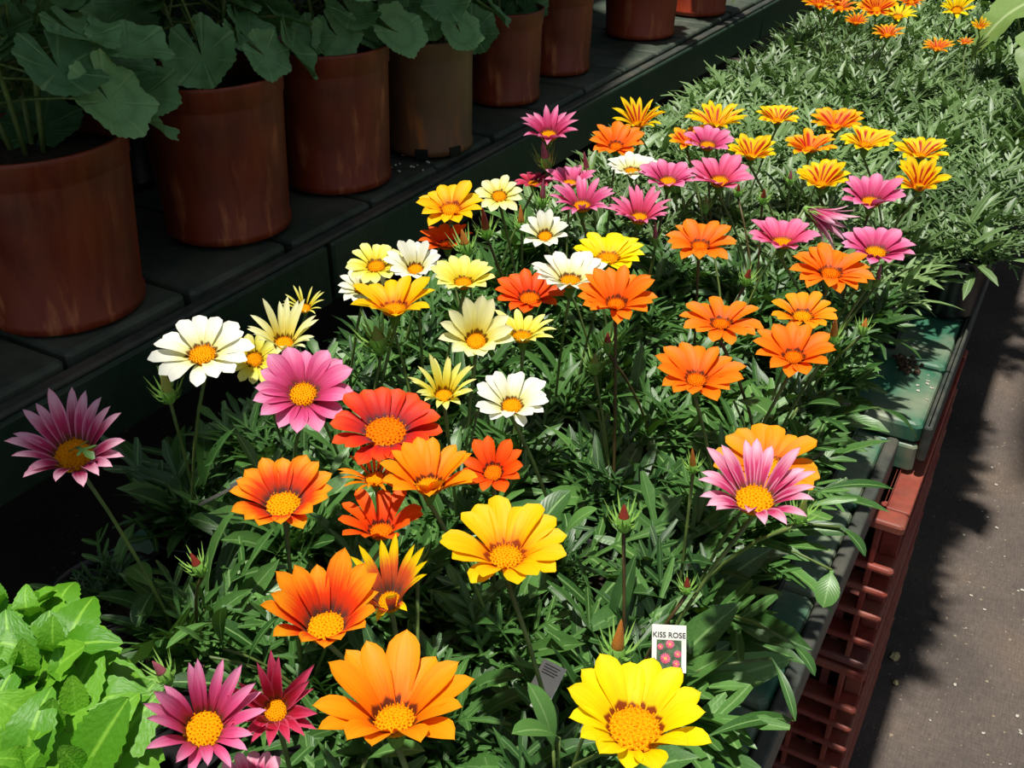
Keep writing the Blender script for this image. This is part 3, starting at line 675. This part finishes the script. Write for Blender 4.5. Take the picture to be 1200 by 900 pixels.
def make_flower(pl, f, P, k):
    cx, cy, x0, x1, y0, y1, typ, shape, n, h, words = f
    W = (x1-x0)/2; b = cy-y0; a = y1-cy
    s = min(.985, max(.28, (a+b)/2/W)); th = math.asin(s)
    e = math.degrees(math.atan2((b-a)/2/W, max(.17, math.cos(th)))); e = max(4, min(52, e*1.25+3))
    d = (P-Vector((0, 0, CAMZ))); view = math.asin(-d.z/d.length)
    t = max(-R_(14), min(R_(42), th-view))
    toc = Vector((-d.x, -d.y, 0)).normalized(); side = Vector((-toc.y, toc.x, 0))
    lr = (cx-(x0+x1)/2)/W*.5
    nrm = (Vector((0, 0, 1))*math.cos(t)+toc*math.sin(t)+side*(lr*.6)).normalized()
    Rr = W*k/FPX*1.03
    q = frame_quat(nrm, rnd.uniform(0, 6.28))
    base = P-pl.location
    fo = ob('flower', CALYX, pl, base, q, Rr); fo['label'] = COLN[typ]+' flower'
    big = words.startswith(('the largest', 'the big')); sm = typ in ('orange', 'striped', 'stripedred')
    ds = 1.75 if big else 1.6 if typ in ('pink', 'palepink', 'redorange') and k < .75 else 1.0 if sm else 1.25; r0 = .34 if big else .30 if typ in ('pink', 'palepink', 'redorange') and k < .75 else .19 if sm else .235
    ob('disc', DISCO if typ in ('red', 'deep', 'orange') else DISC, fo, (0, 0, .0), None, (ds, ds, .9))
    for i in range(n):
        tt = 2*math.pi*i/n+rnd.uniform(-.05, .05)*(2 if shape in ('narrow', 'spider') else 1)
        var = rnd.choice((0, 0, 1, 2)); sc1 = rnd.uniform(.87, 1.0)
        qq = Quaternion((0, 0, 1), tt) @ Quaternion((0, 1, 0), rnd.uniform(-.11, .11)) @ Quaternion((1, 0, 0), rnd.uniform(-.16, .16))
        ob('petal', petal_mesh(shape, e, typ, var, r0), fo, (0, 0, .012*(i % 2)), qq, (sc1, sc1*rnd.uniform(.9, 1.08), sc1))
    crown = Vector((rnd.uniform(-.012, .012), rnd.uniform(-.012, .012), POTH-.012))
    stem(pl, crown, base-nrm*(.40*Rr), M_rstem if typ in ('orange', 'pink') and rnd.random() < .5 else M_stem, .0019)
    return fo
def make_bud(pl, b, P, k):
    x, y, w, col, tl, h = b
    S = w*k/FPX*1.25; lean = Vector((rnd.uniform(-.2, .2), rnd.uniform(-.3, .1), 1)).normalized(); q = frame_quat(lean, rnd.uniform(0, 6))
    base = P-pl.location
    bo = ob('bud', BUD, pl, base, q, S); bo['label'] = col+'-tipped closed bud' if col != 'green' else 'green spiky bud'
    if (col, tl) not in TIPS: m = tip_mesh(tl); m.materials.append(TIPM[col]); TIPS[(col, tl)] = m
    ob('bud_tip', TIPS[(col, tl)], bo, (0, 0, -.02))
    stem(pl, Vector((0, 0, POTH-.012)), base-lean*(.33*S), M_rstem if col in ('red',) else M_stem, .0017)

GAP, _k = at(690, 690, .62); PLO = {}; used = set(); ROWF = min(k[1] for k, q in plants.items() if q['p'].y > 1.22)
for key, d in sorted(plants.items()):
    i, j = key; p = d['p']; near = p.y < 1.22
    fls = sorted(d['fl'], key=lambda q: -(q[0][3]-q[0][1+1]))
    if fls:
        lb = 'potted gazania bearing '+fls[0][0][10]
        w = lb.split()
        if len(w) > 16: print('LONG', len(w), lb)
    elif near:
        o = min((q for q in plants.values() if q['fl'] and ((q['fl'][0][0][10]), ) not in used), key=lambda q: (q['p']-p).length); used.add((o['fl'][0][0][10],))
        dd = o['p']-p; wrd = ('left of' if dd.x > 0 else 'right of') if abs(dd.x) > abs(dd.y) else ('behind' if dd.y < 0 else 'in front of')
        ww = o['fl'][0][0][10].split(); lb = ' '.join(('bare gazania foliage %s %s' % (wrd, ' '.join(ww))).split()[:16])
    else: lb = 'flowerless grey-green gazania, %s row behind the first striped flower, %s pot from the left' % (ORD[max(0, min(32, j-ROWF))], ORD[i])
    grp = 'flowering gazanias on the bench' if fls else ('flowerless gazanias among the flowers' if near else 'flowerless gazanias far back' if p.y > 2.5 else 'flowerless gazanias in the dense middle')
    pl = empty('potted_gazania', p, lb, 'plant', grp)
    PLO[key] = pl
    ob('pot', POT, pl); ob('soil', SOIL, pl)
    if near:
        shaded = p.x < -.5 and p.y < .6
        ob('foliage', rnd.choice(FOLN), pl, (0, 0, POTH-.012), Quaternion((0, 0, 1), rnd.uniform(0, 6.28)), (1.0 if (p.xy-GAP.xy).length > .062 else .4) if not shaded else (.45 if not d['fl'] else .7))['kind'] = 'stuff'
        nl = 54 if not shaded else 32
        if p.x < -.5 and p.y < .52 and not d['fl']: nl = 7
        if p.x > -.2 and p.y > .4: nl = 70
        if (p.xy-GAP.xy).length < .062: nl = 16
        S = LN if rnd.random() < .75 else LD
        for q in range(nl):
            az = rnd.uniform(0, 6.283); L = rnd.uniform(.058, .115)*((.85 if p.y > .95 else 1.15) if p.x > -.2 else 1); r = rnd.uniform(0, .022)
            L *= 1.0 if q % 3 else .8
            ti = rnd.uniform(-.5, .25)
            if shaded and d['fl']: L *= 1.2; ti = rnd.uniform(-.1, .35)
            qq = Quaternion((0, 0, 1), az) @ Quaternion((0, 1, 0), -ti) @ Quaternion((1, 0, 0), rnd.uniform(-.5, .5))
            ob('leaf', rnd.choice(S), pl, (r*math.cos(az), r*math.sin(az), POTH-.014), qq, (L, L*rnd.uniform(.85, 1.25), L))
    else:
        s = rnd.uniform(.85, 1.12)*(1.0 if p.y < 2.4 else .9)
        ob('foliage', rnd.choice(FOLF), pl, (0, 0, POTH-.012), Quaternion((0, 0, 1), rnd.uniform(0, 6.28)), (s, s, s*rnd.uniform(.8, 1.1)))['kind'] = 'stuff'
    for f, P, k in d['fl']:
        fo = make_flower(pl, f, P, k)
        if f[0] == 87:
            v, fc, uv = leaf_geo(.75, .34, R_(50), R_(-30), 2, lobL=.3)
            q2 = fo.rotation_quaternion.inverted() @ Quaternion((0, 0, 1), R_(-5))
            lf = ob('leaf', MB().add(v, fc).me('leaf', [M_leafN], True, uv), fo, q2 @ Vector((.02, -.05, .12)), q2); lf['label'] = 'curled green leaf lying on the disc'
        if f[0] == 600:
            pass
    for b, P, k in d['bud']: make_bud(pl, b, P, k)
# single leaves that stand out in the photo
def one_leaf(x0, y0, h0, x1, y1, h1, w, label=None, mat=None):
    A, k = at(x0, y0, h0); B, k = at(x1, y1, h1); d = B-A; L = d.length
    v, fc, uv = leaf_geo(1, w, R_(22), R_(-22), fold=.25, n=9, twist=0)
    q = Quaternion((0, 0, 1), math.atan2(d.y, d.x)) @ Quaternion((0, 1, 0), -math.asin(max(-1, min(1, d.z/L))))
    key = nearest(A); pl = PLO[key]
    lf = ob('leaf', MB().add(v, fc).me('leaf', [mat or M_leafN], True, uv), pl, A-pl.location, q, L*1.03)
    if label: lf['label'] = label
    c = Vector((0, 0, POTH-.012)); a = A-pl.location
    if (a-c).length > .02: stem(pl, c, a, M_stem, .0014, 'petiole')
for a in [(955, 577, .56, 1046, 573, .56, .17, 'long green leaf reaching over the bench edge'), (905, 772, .56, 932, 845, .58, .16, 'long leaf arching over the bench edge'),
          (820, 868, .57, 930, 845, .60, .13), (925, 752, .55, 955, 792, .57, .35), (1030, 478, .58, 1074, 515, .62, .3, 'pale yellowing leaf'), (985, 618, .58, 1014, 652, .60, .4),
          (975, 668, .60, 965, 712, .62, .6, 'broad pale round leaf'), (182, 690, .57, 160, 735, .58, .5, 'broad dark oval leaf'), (180, 690, .57, 152, 664, .57, .5), (184, 690, .57, 208, 690, .57, .6),
          (560, 480, .50, 532, 528, .52, .3), (540, 500, .50, 528, 545, .52, .35), (620, 640, .53, 668, 575, .50, .38), (660, 630, .53, 700, 596, .50, .4), (650, 610, .53, 640, 572, .50, .3), (655, 865, .53, 600, 860, .50, .35),
          (648, 880, .55, 618, 800, .50, .3), (430, 890, .52, 498, 880, .50, .3), (250, 730, .56, 195, 760, .54, .16), (262, 760, .56, 262, 712, .50, .18), (245, 770, .56, 205, 735, .52, .2), (290, 780, .56, 330, 720, .52, .16),
          (240, 715, .56, 222, 682, .52, .14), (700, 480, .54, 690, 440, .50, .25), (860, 470, .52, 905, 490, .50, .4), (935, 478, .52, 985, 476, .50, .3), (935, 530, .52, 920, 490, .46, .2)]:
    one_leaf(*a)
# a faded drooping flower seen from behind
P, k = at(950, 248, .425)
key = nearest(P); pk = plants[key]['p']
pl = empty('cut_flower', P, 'faded pale pink flower drooping with its green back turned up', 'flower')
nrm = (CR*.75-CU*.5-CF*.25).normalized()
fo = ob('bud', BUD, pl, (0, 0, 0), frame_quat(nrm, 0), .027)
for i in range(15):
    ob('petal', petal_mesh('narrow', 54, 'palepink', i % 3), fo, (0, 0, -.1), Quaternion((0, 0, 1), i*6.283/15), (1.0, 1.0, 1.2))
a = Vector((.0, .0, 0)); b = pk+Vector((0, 0, POTH))-P
stem(pl, b, a-nrm*.008+Vector((0, 0, .0)), M_stem, .0018)

# ------------------------------------------------------------------ geraniums
def geranium_leaf(seed):
    g = random.Random(seed); V = [(0, 0, 0)]; F = []; UV = [(.5, .5)]; n = 64; rings = (.25, .5, .75, .92, 1.0)
    ph = g.uniform(0, 6)
    for q in rings:
        for k in range(n):
            t = R_(9)+R_(342)*k/(n-1)
            lob = 1+.06*math.cos(7*(t-math.pi))*q+(.028*math.cos(28*t) if q == 1 else 0)
            r = q*.5*lob*(1-.16*math.exp(-((min(t, 2*math.pi-t))/.5)**2)*0)
            x, y = -r*math.cos(t), r*math.sin(t)
            w = .13*q*q+.024*math.cos(7*(t-math.pi))*q*q+.055*math.sin(3*t+ph)*q*q*q-.05*max(0, q-.75)*2
            V.append((x, y, w)); UV.append((.5+x, .5+y))
    for k in range(n-1): F.append((0, 1+k, 2+k))
    for r in range(len(rings)-1):
        for k in range(n-1): a = 1+r*n+k; F.append((a, a+n, a+n+1, a+1))
    F = [f[::-1] for f in F]
    return MB().add(V, F).me('geranium_leaf', [], True, UV)
GL = [geranium_leaf(i) for i in range(5)]
for m in GL: m.materials.append(M_ger)
GLY = geranium_leaf(9); GLY.materials.append(M_gery)
def big_pot_mesh(R1, R0, H, mat, notch=False):
    mb = MB(); R = R1
    def w(t, j): return 1
    mb.lathe([(.001, .002), (R0-.008, 0), (R0, .004), (R0+.001, .014), (R0-.0015, .017), (R0+(R-.004-R0)*.5, H*.5), (R-.0035, H-.034), (R-.0034, H-.03), (R-.0014, H-.027), (R-.0004, H-.006), (R+.0012, H-.002), (R, H), (R-.003, H), (R-.005, H-.02), (R-.006, H-.03)], 56)
    return mb.me('pot', [mat], True)
def geranium(x, y, R1, R0, H, mat, label, nleaf, spread, group, seed, top=.17, yellow=False, extra=(), shape=.1, holes=True, zb=None, hang=True):
    g = random.Random(seed); zb = z(.54)+.0015 if zb is None else zb
    pl = empty('potted_geranium', (x, y, zb), label, 'plant', group)
    ob('pot', big_pot_mesh(R1, R0, H, mat), pl)
    if mat is M_tan:
        for a in (R_(-68), R_(-22), R_(200)):
            c, s = math.cos(a), math.sin(a)
            ob('drain_hole', MB().box(-.011, .011, -.002, .0015, .0005, .017).me('hole', [M_blk]), pl, ((R0+.0005)*c, (R0+.0005)*s, 0), Quaternion((0, 0, 1), a-math.pi/2))
    ob('soil', MB().lathe([(R1-.006, H-.027), (R1*.6, H-.02), (.001, H-.015)], 24).me('soil', [M_soil], True), pl)
    stems = []
    for i in range(4):
        a = i*1.6+g.random(); tipp = Vector((math.cos(a)*spread*.35, math.sin(a)*spread*.35, H+top*g.uniform(.3, .7)))
        b = Vector((math.cos(a)*.02, math.sin(a)*.02, H-.02)); stem(pl, b, tipp, M_stem, .004); stems.append((b, tipp))
    def put(P, nrm, size, mesh, spin):
        lf = ob('leaf', mesh, pl, P, frame_quat(nrm, spin), size)
        b, tp = g.choice(stems); src = b.lerp(tp, g.uniform(.5, 1)); M = Matrix.LocRotScale(P, lf.rotation_quaternion, (size,)*3).inverted()
        a2 = M @ src; mid = M @ ((src+P)/2+Vector((0, 0, .01))); pts = [((1-t)**2)*a2+2*t*(1-t)*mid+t*t*Vector((0, 0, -.01)) for t in (0, .33, .66, 1)]
        ob('petiole', MB().tube(pts, .0018/size, 5).me('petiole', [M_stem], True), lf)
        return lf
    for i in range(nleaf):
        az = g.uniform(0, 6.283); u = g.random(); el = g.uniform(-.12 if hang else .1, 1.25)
        rr = spread*(.75+.3*g.random()) if i < nleaf*.7 else spread*.5
        P = Vector((math.cos(az)*math.cos(el)*rr, math.sin(az)*math.cos(el)*rr, H+.03+math.sin(el)*top*(rr/spread)))
        nrm = (Vector((math.cos(az)*math.cos(el)*.8, math.sin(az)*math.cos(el)*.8-.25, .55+math.sin(el)))+Vector((g.uniform(-.35, .35), g.uniform(-.35, .35), 0))).normalized()
        # petiole notch turned to the middle
        q = Vector((0, 0, 1)).rotation_difference(nrm); inn = q.inverted() @ Vector((-P.x, -P.y, 0)); sp = math.atan2(inn.y, inn.x)-math.pi
        put(P, nrm, g.uniform(.06, .10), GL[i % 5] if not (yellow and i % 9 == 4) else GLY, sp)
    for (px, py, h, size, tl, mesh, lb) in extra:       # leaves the photo shows singly
        W, k = at(px, py, h); d = (W-Vector((0, 0, CAMZ))); toc = Vector((-d.x, -d.y, 0)).normalized()
        nrm = (Vector((0, 0, 1))*math.cos(R_(tl))+toc*math.sin(R_(tl))+Vector((g.uniform(-.15, .15), g.uniform(-.15, .15), 0))).normalized()
        q = Vector((0, 0, 1)).rotation_difference(nrm); inn = q.inverted() @ Vector((x-W.x, y-W.y, .02)); sp = math.atan2(inn.y, inn.x)-math.pi
        lf = put(W-pl.location, nrm, size*k/FPX, mesh, sp)
        if lb: lf['label'] = lb
    return pl
T = 'row of potted geraniums on the upper tier'
geranium(-.998, .662, .106, .089, .210, M_terra, 'geranium in terracotta-coloured plastic pot, leftmost and nearest of the row', 34, .135, T, 1,
         extra=[(48, 150, .335, 96, 25, GL[0], None), (128, 95, .30, 120, 20, GL[1], None), (30, 85, .29, 110, 40, GL[2], None), (55, 12, .25, 100, 10, GL[3], None), (140, 32, .27, 85, 35, GL[4], None), (165, 112, .32, 90, 40, GL[0], None)])
geranium(-1.008, .948, .0995, .087, .218, M_terra, 'geranium in terracotta-coloured pot, second from the left, one leaf yellowing', 30, .125, T, 2, yellow=False,
         extra=[(232, 70, .345, 70, 20, GL[2], None), (240, 82, .355, 40, 65, GLY, 'yellowing leaf'), (192, 60, .345, 75, 30, GL[1], None), (285, 45, .33, 65, 20, GL[3], None)])
geranium(-.996, 1.182, .0935, .084, .212, M_terra, 'geranium in terracotta-coloured pot, third from the left', 30, .125, T, 3,
         extra=[(335, 45, .34, 75, 40, GL[1], None), (412, 28, .33, 70, 45, GL[2], None), (375, 85, .36, 50, 70, GL[3], None)])
geranium(-.962, 1.395, .080, .074, .190, M_tan, 'geranium in a tan-brown plastic pot, fourth from the left', 26, .12, T, 4,
         extra=[(505, 42, .37, 62, 35, GL[0], None), (555, 38, .375, 58, 55, GL[1], None), (475, 62, .385, 52, 60, GL[2], None), (530, 75, .40, 44, 80, GL[3], None)])
geranium(-1.005, 1.725, .0785, .072, .175, M_terra, 'geranium in terracotta-coloured pot, fifth from the left', 26, .12, T, 5,
         extra=[(612, 12, .375, 62, 30, GL[3], None), (585, 24, .385, 46, 50, GL[1], None)])
geranium(-1.02, 1.985, .0785, .072, .175, M_terra, 'geranium in terracotta-coloured pot, sixth from the left', 26, .11, T, 6, hang=False)
geranium(-1.01, 2.42, .0965, .087, .19, M_terrab, 'geranium in bright terracotta pot, next to last, cut by the top', 20, .12, T, 8, hang=False)
geranium(-.985, 2.76, .088, .08, .18, M_terrab, 'geranium in bright terracotta pot, farthest right of the row', 20, .12, T, 9, hang=False)
for i, (x, y) in enumerate(((-1.30, .72), (-1.30, 1.0), (-1.28, 1.28), (-1.29, 1.56), (-1.29, 1.9))):
    geranium(x, y, .09, .076, .18, M_blk, 'geranium in a dark pot in the shaded second row, %s from the left' % ORD[i], 34, .16, 'second row of potted geraniums', 20+i, holes=False, top=.22, hang=False)

# ------------------------------------------------------------------ lime green plant at the near left
lp = empty('lime_leaved_plant', (LIMEPOS.x, LIMEPOS.y, z(.72)+.0055), 'lime green bushy plant with toothed wrinkled leaves at the near left corner', 'plant')
ob('pot', POT, lp); ob('soil', SOIL, lp)
def ovate(mat, curl):
    V = []; F = []; UV = []; n = 20; m = 6
    for i in range(n+1):
        v = i/n; w = .33*math.sin(math.pi*min(1, v*.93+.06))**.7*(1-.18*v)*(1.04 if i % 2 else .95)
        if i == n: w = .005
        for k in range(m+1):
            u = k/m*2-1
            V.append((v, w*u, .05+curl*math.sin(v*2.3)*.22-.28*v*v*curl+.18*w*abs(u)+.010*math.sin(v*44-abs(u)*5)*(.2+abs(u)))); UV.append((.5+.5*u, v))
    for i in range(n):
        for k in range(m): a = i*(m+1)+k; F.append((a, a+m+1, a+m+2, a+1))
    return MB().add(V, F).me('leaf', [mat], True, UV)
def wrinkle(m):
    nt = m.node_tree; bs = nt.nodes['Principled BSDF']; v = nt.nodes.new('ShaderNodeTexVoronoi'); v.inputs['Scale'].default_value = 14
    uv = nt.nodes.new('ShaderNodeUVMap'); nt.links.new(uv.outputs[0], v.inputs['Vector']); bump(nt, v.outputs['Distance'], bs, .3, .0012)
wrinkle(M_lime)
LV = [ovate(M_lime, .6), ovate(M_lime, 1.2), ovate(M_lime, .1)]
g = random.Random(5)
tops = [(40, 735, .475), (66, 770, .46), (12, 800, .46), (60, 860, .455), (90, 838, .475), (0, 722, .49), (104, 892, .48), (30, 905, .45), (95, 905, .455), (-30, 770, .47), (35, 790, .455), (75, 805, .47), (56, 722, .495), (-20, 860, .46)]
for (px, py, h) in tops:
    W, k = at(px, py, h); tp = W-lp.location; b = Vector((g.uniform(-.025, .025), g.uniform(-.025, .025), POTH-.015))
    stem(lp, b, tp, M_stem, .0022)
    dr = (tp-b).normalized(); sp = g.uniform(0, 3)
    for lv in range(4):
        P = tp-dr*(.014*lv*1.25); L = (.028, .052, .062, .064)[lv]*g.uniform(.9, 1.1)
        for s in (0, 1):
            az = sp+lv*1.57+s*3.14159+g.uniform(-.2, .2)
            qq = Vector((0, 0, 1)).rotation_difference((dr+Vector((0, 0, 1))).normalized()) @ Quaternion((0, 0, 1), az) @ Quaternion((0, 1, 0), -(1.1, .65, .35, .15)[lv]+g.uniform(-.12, .12)) @ Quaternion((1, 0, 0), g.uniform(-.2, .2))
            ob('leaf', g.choice(LV), lp, P, qq, L*.95)

# ------------------------------------------------------------------ big leaved plants at the far end
def big_leaf_mesh():
    V = []; F = []; UV = []; n = 14
    out = [(0, .02), (.05, .22), (.14, .34), (.26, .40), (.36, .36), (.44, .26), (.52, .30), (.62, .27), (.72, .17), (.8, .15), (.9, .08), (1, .003)]
    for i, (v, w) in enumerate(out):
        for k in range(7):
            u = k/3-1
            V.append((v, w*u, .12*math.sin(v*2.6)-.22*v*v+.14*w*abs(u)+.02*math.sin(v*16)*abs(u))); UV.append((.5+.5*u, v))
    for i in range(len(out)-1):
        for k in range(6): a = i*7+k; F.append((a, a+7, a+8, a+1))
    return MB().add(V, F).me('leaf', [M_big], True, UV)
BL = big_leaf_mesh()
def big_plant(x, y, label, leaves, seed):
    g = random.Random(seed); pl = empty('big_leaved_plant', (x, y, z(.70)+.0055), label, 'plant')
    ob('pot', POT, pl); ob('soil', SOIL, pl)
    for (px, py, h, sz, az, ti) in leaves:
        W, k = at(px, py, h); P = W-pl.location
        stem(pl, Vector((0, 0, POTH-.012)), P, M_stem, .003)
        ob('leaf', BL, pl, P, Quaternion((0, 0, 1), R_(az)) @ Quaternion((0, 1, 0), R_(ti)), sz)
big_plant(-.13, 2.80, 'plant with large light green lobed leaves at the far right of the bench', [(1215, -2, .40, .18, 220, 38), (1235, 40, .42, .15, 260, 30), (1175, -20, .42, .15, 200, 10), (1240, 60, .42, .16, 300, 20), (1195, -25, .40, .16, 100, 10)], 3)
big_plant(-.62, 3.30, 'plant with a light green leaf reaching towards the upper bench, far left', [(905, -10, .44, .11, 185, 12), (925, -14, .42, .13, 240, -10), (925, -20, .42, .13, 60, 10)], 4)
# dark bushes closing the far end
DB = [foliage_mesh(leafmat('bush_leaf', (20, 44, 22), (44, 78, 36)), 130, .09, 77+i, (.09, .17)) for i in range(2)]
for i, (x, y) in enumerate([(-.60, 3.62), (-.32, 3.6), (-.13, 3.3), (-.5, 3.95), (-.2, 3.95), (-.13, 3.02)]):
    pl = empty('dark_bush', (x if x < -.12 else -.13, y, z(.70)+.0055), 'dark leafy bush, %s of those closing the far end of the bench' % ORD[i], 'plant', 'dark bushes at the far end')
    ob('pot', POT, pl); ob('soil', SOIL, pl)
    ob('foliage', DB[i % 2], pl, (0, 0, POTH-.012), Quaternion((0, 0, 1), i*1.3), 1.1)['kind'] = 'stuff'

# ------------------------------------------------------------------ plant labels
def facing(cx, cy, h, roll=0, back=0):
    W, k = at(cx, cy, h); nz = -ray(cx, cy).normalized(); nz = (nz+Vector((0, 0, back))).normalized()
    xr = CR-(CR.dot(nz))*nz; xr.normalize(); yr = nz.cross(xr)
    M = Matrix((xr, yr, nz)).transposed().to_quaternion() @ Quaternion((0, 0, 1), R_(roll)); return W, k, M
W, k, Q = facing(784, 760, .535, -3); s = k/FPX
tg = empty('plant_label', W, 'white plant label reading KISS ROSE over a photo of pink flowers', 'label')
tg.rotation_mode = 'QUATERNION'; tg.rotation_quaternion = Q
cw, ch = 20*s, 27*s
ob('card', MB().bbox(-cw, cw, -ch, ch, -.0008, 0, .0003).me('card', [M_white]), tg)
ob('stake', MB().bbox(-cw*.4, cw*.4, -ch-.03, -ch, -.0008, -.0001, .0003).me('stake', [M_white]), tg)
ob('picture', MB().box(-cw*.72, cw*.72, -ch*.95, ch*.36, .0001, .0004).me('picture', [M_pgreen]), tg)
for (fx, fy, fr) in ((.05, .18, .28), (-.5, .06, .2), (-.2, -.42, .34), (.5, -.22, .24), (.42, -.62, .24), (-.6, -.75, .14), (.1, -.86, .14)):
    n = 14; vs = [(0, 0, .0002)]
    for i in range(n*2):
        r = fr*cw*(1 if i % 2 else .72); t = math.pi*i/n; vs.append((r*math.cos(t), r*math.sin(t), 0))
    pf = ob('printed_flower', MB().add(vs, [(0, 1+i, 1+(i+1) % (2*n)) for i in range(2*n)]).me('printed_flower', [M_ppink]), tg, (fx*cw*1.0, fy*ch, .0006))
    ob('printed_disc', MB().lathe([(fr*cw*.3, 0), (.00001, .0001)], 10).me('printed_disc', [M_pyel]), pf, (0, 0, .0003))
tc_ = bpy.data.curves.new('lettering', 'FONT'); tc_.body = 'KISS ROSE'; tc_.size = 8.6*s; tc_.align_x = 'CENTER'; tc_.align_y = 'CENTER'; tc_.extrude = .0001; tc_.offset = .00006
to = bpy.data.objects.new('lettering_source', tc_); COL.objects.link(to)
bpy.context.view_layer.update()
tm = bpy.data.meshes.new_from_object(to.evaluated_get(bpy.context.evaluated_depsgraph_get())); bpy.data.objects.remove(to)
tm.materials.clear(); ob('lettering', tm, tg, (0, ch*.56, .0003), None, (1, 1, 1), M_ink)
W, k, Q = facing(641, 797, .52, -28, .8); s = k/FPX
tg = empty('plant_label', W, 'blank-backed white plant label tilted among leaves beside the black pot', 'label'); tg.rotation_mode = 'QUATERNION'; tg.rotation_quaternion = Q
cw, ch = 15*s, 22*s
ob('card', MB().bbox(-cw, cw, -ch, ch, -.0008, 0, .0003).me('card', [M_white]), tg)
ob('stake', MB().bbox(-cw*.3, cw*.3, -ch-.008, -ch, -.0008, -.0001, .0003).me('stake', [M_white]), tg)
for i in range(4):
    ob('printed_line', MB().box(-cw*.7, cw*(.6-.15*(i % 2)), 0, ch*.04, .0001, .0003).me('line', [M_ink]), tg, (0, ch*(.75-.16*i), 0))
W, k, Q = facing(284, 566, .52, -60, .2); s = k/FPX
tg = empty('plant_label', W, 'dark grey plant label sticking up left above the red-orange flower', 'label'); tg.rotation_mode = 'QUATERNION'; tg.rotation_quaternion = Q
ob('card', MB().bbox(-5*s, 5*s, -14*s, 14*s, -.0008, 0, .0003).me('card', [M_lip]), tg)
ob('stake', MB().bbox(-2*s, 2*s, -14*s-.03, -14*s, -.0008, -.0001, .0003).me('stake', [M_lip]), tg)

# ------------------------------------------------------------------ litter
def lump(seed, r):
    g = random.Random(seed); return MB().lathe([(.001, 0), (r*.8, .0005), (r, r*.5), (r*.6, r*.95), (.001, r*1.1)], 7, wob=lambda t, j: 1+.25*math.sin(t*2+seed+j)).me('lump', [], False)
def scrap(px, py, h, r, mat, name, label, cat, group=None, seed=1):
    W, k = at(px, py, h); m = lump(seed, r); m.materials.append(mat)
    o = ob(name, m, None, (W.x, W.y, z(h)+.0005), Quaternion((0, 0, 1), seed)); return tag(o, label, cat, group)
scrap(1048, 771, 1.55, .012, M_scrap, 'dried_petal', 'crumpled cream dried petal on the walkway beside the crates', 'petal', None, 3)
scrap(1049, 801, 1.55, .007, M_scrap, 'dried_petal', 'tiny dried petal on the walkway just below the larger scrap', 'petal', None, 4)
g = random.Random(3)
for i in range(14):
    scrap(g.uniform(455, 512), g.uniform(182, 202), .54, g.uniform(.0015, .003), M_perl, 'perlite_grain', 'white perlite grain spilled beside the tan-brown pot', 'grain', 'perlite grains on the upper tier', i)
for i in range(22):
    a, b = g.uniform(1085, 1200), g.uniform(480, 900)
    if a < 1130-(b-480)*.27: continue
    scrap(a, b, 1.55, g.uniform(.002, .004), M_perl, 'grit', 'pale speck of grit lying on the dark walkway', 'grit', 'pale grit on the walkway', i)
for i in range(8):
    scrap(g.uniform(1075, 1092), g.uniform(440, 470), .70, g.uniform(.0015, .003), M_perl, 'perlite_grain', 'white perlite grain on the right edge of the green bench', 'grain', 'perlite grains on the bench edge', i)
W, k = at(1062, 430, .70)
mb = MB()
for i in range(60):
    x, y = g.gauss(0, .009), g.gauss(0, .016); r = g.uniform(.002, .004)
    mb.lathe([(.0002, 0), (r, r*.4), (r*.7, r*1.3), (.0002, r*1.6)], 5, c=(x, y, 0))
tag(ob('spilled_soil', mb.me('spilled_soil', [M_soilb]), None, (W.x, W.y, z(.70)+.001)), 'small heap of brown potting soil spilled on the green bench edge', 'soil', None, 'stuff')
print('objects', len(bpy.data.objects))
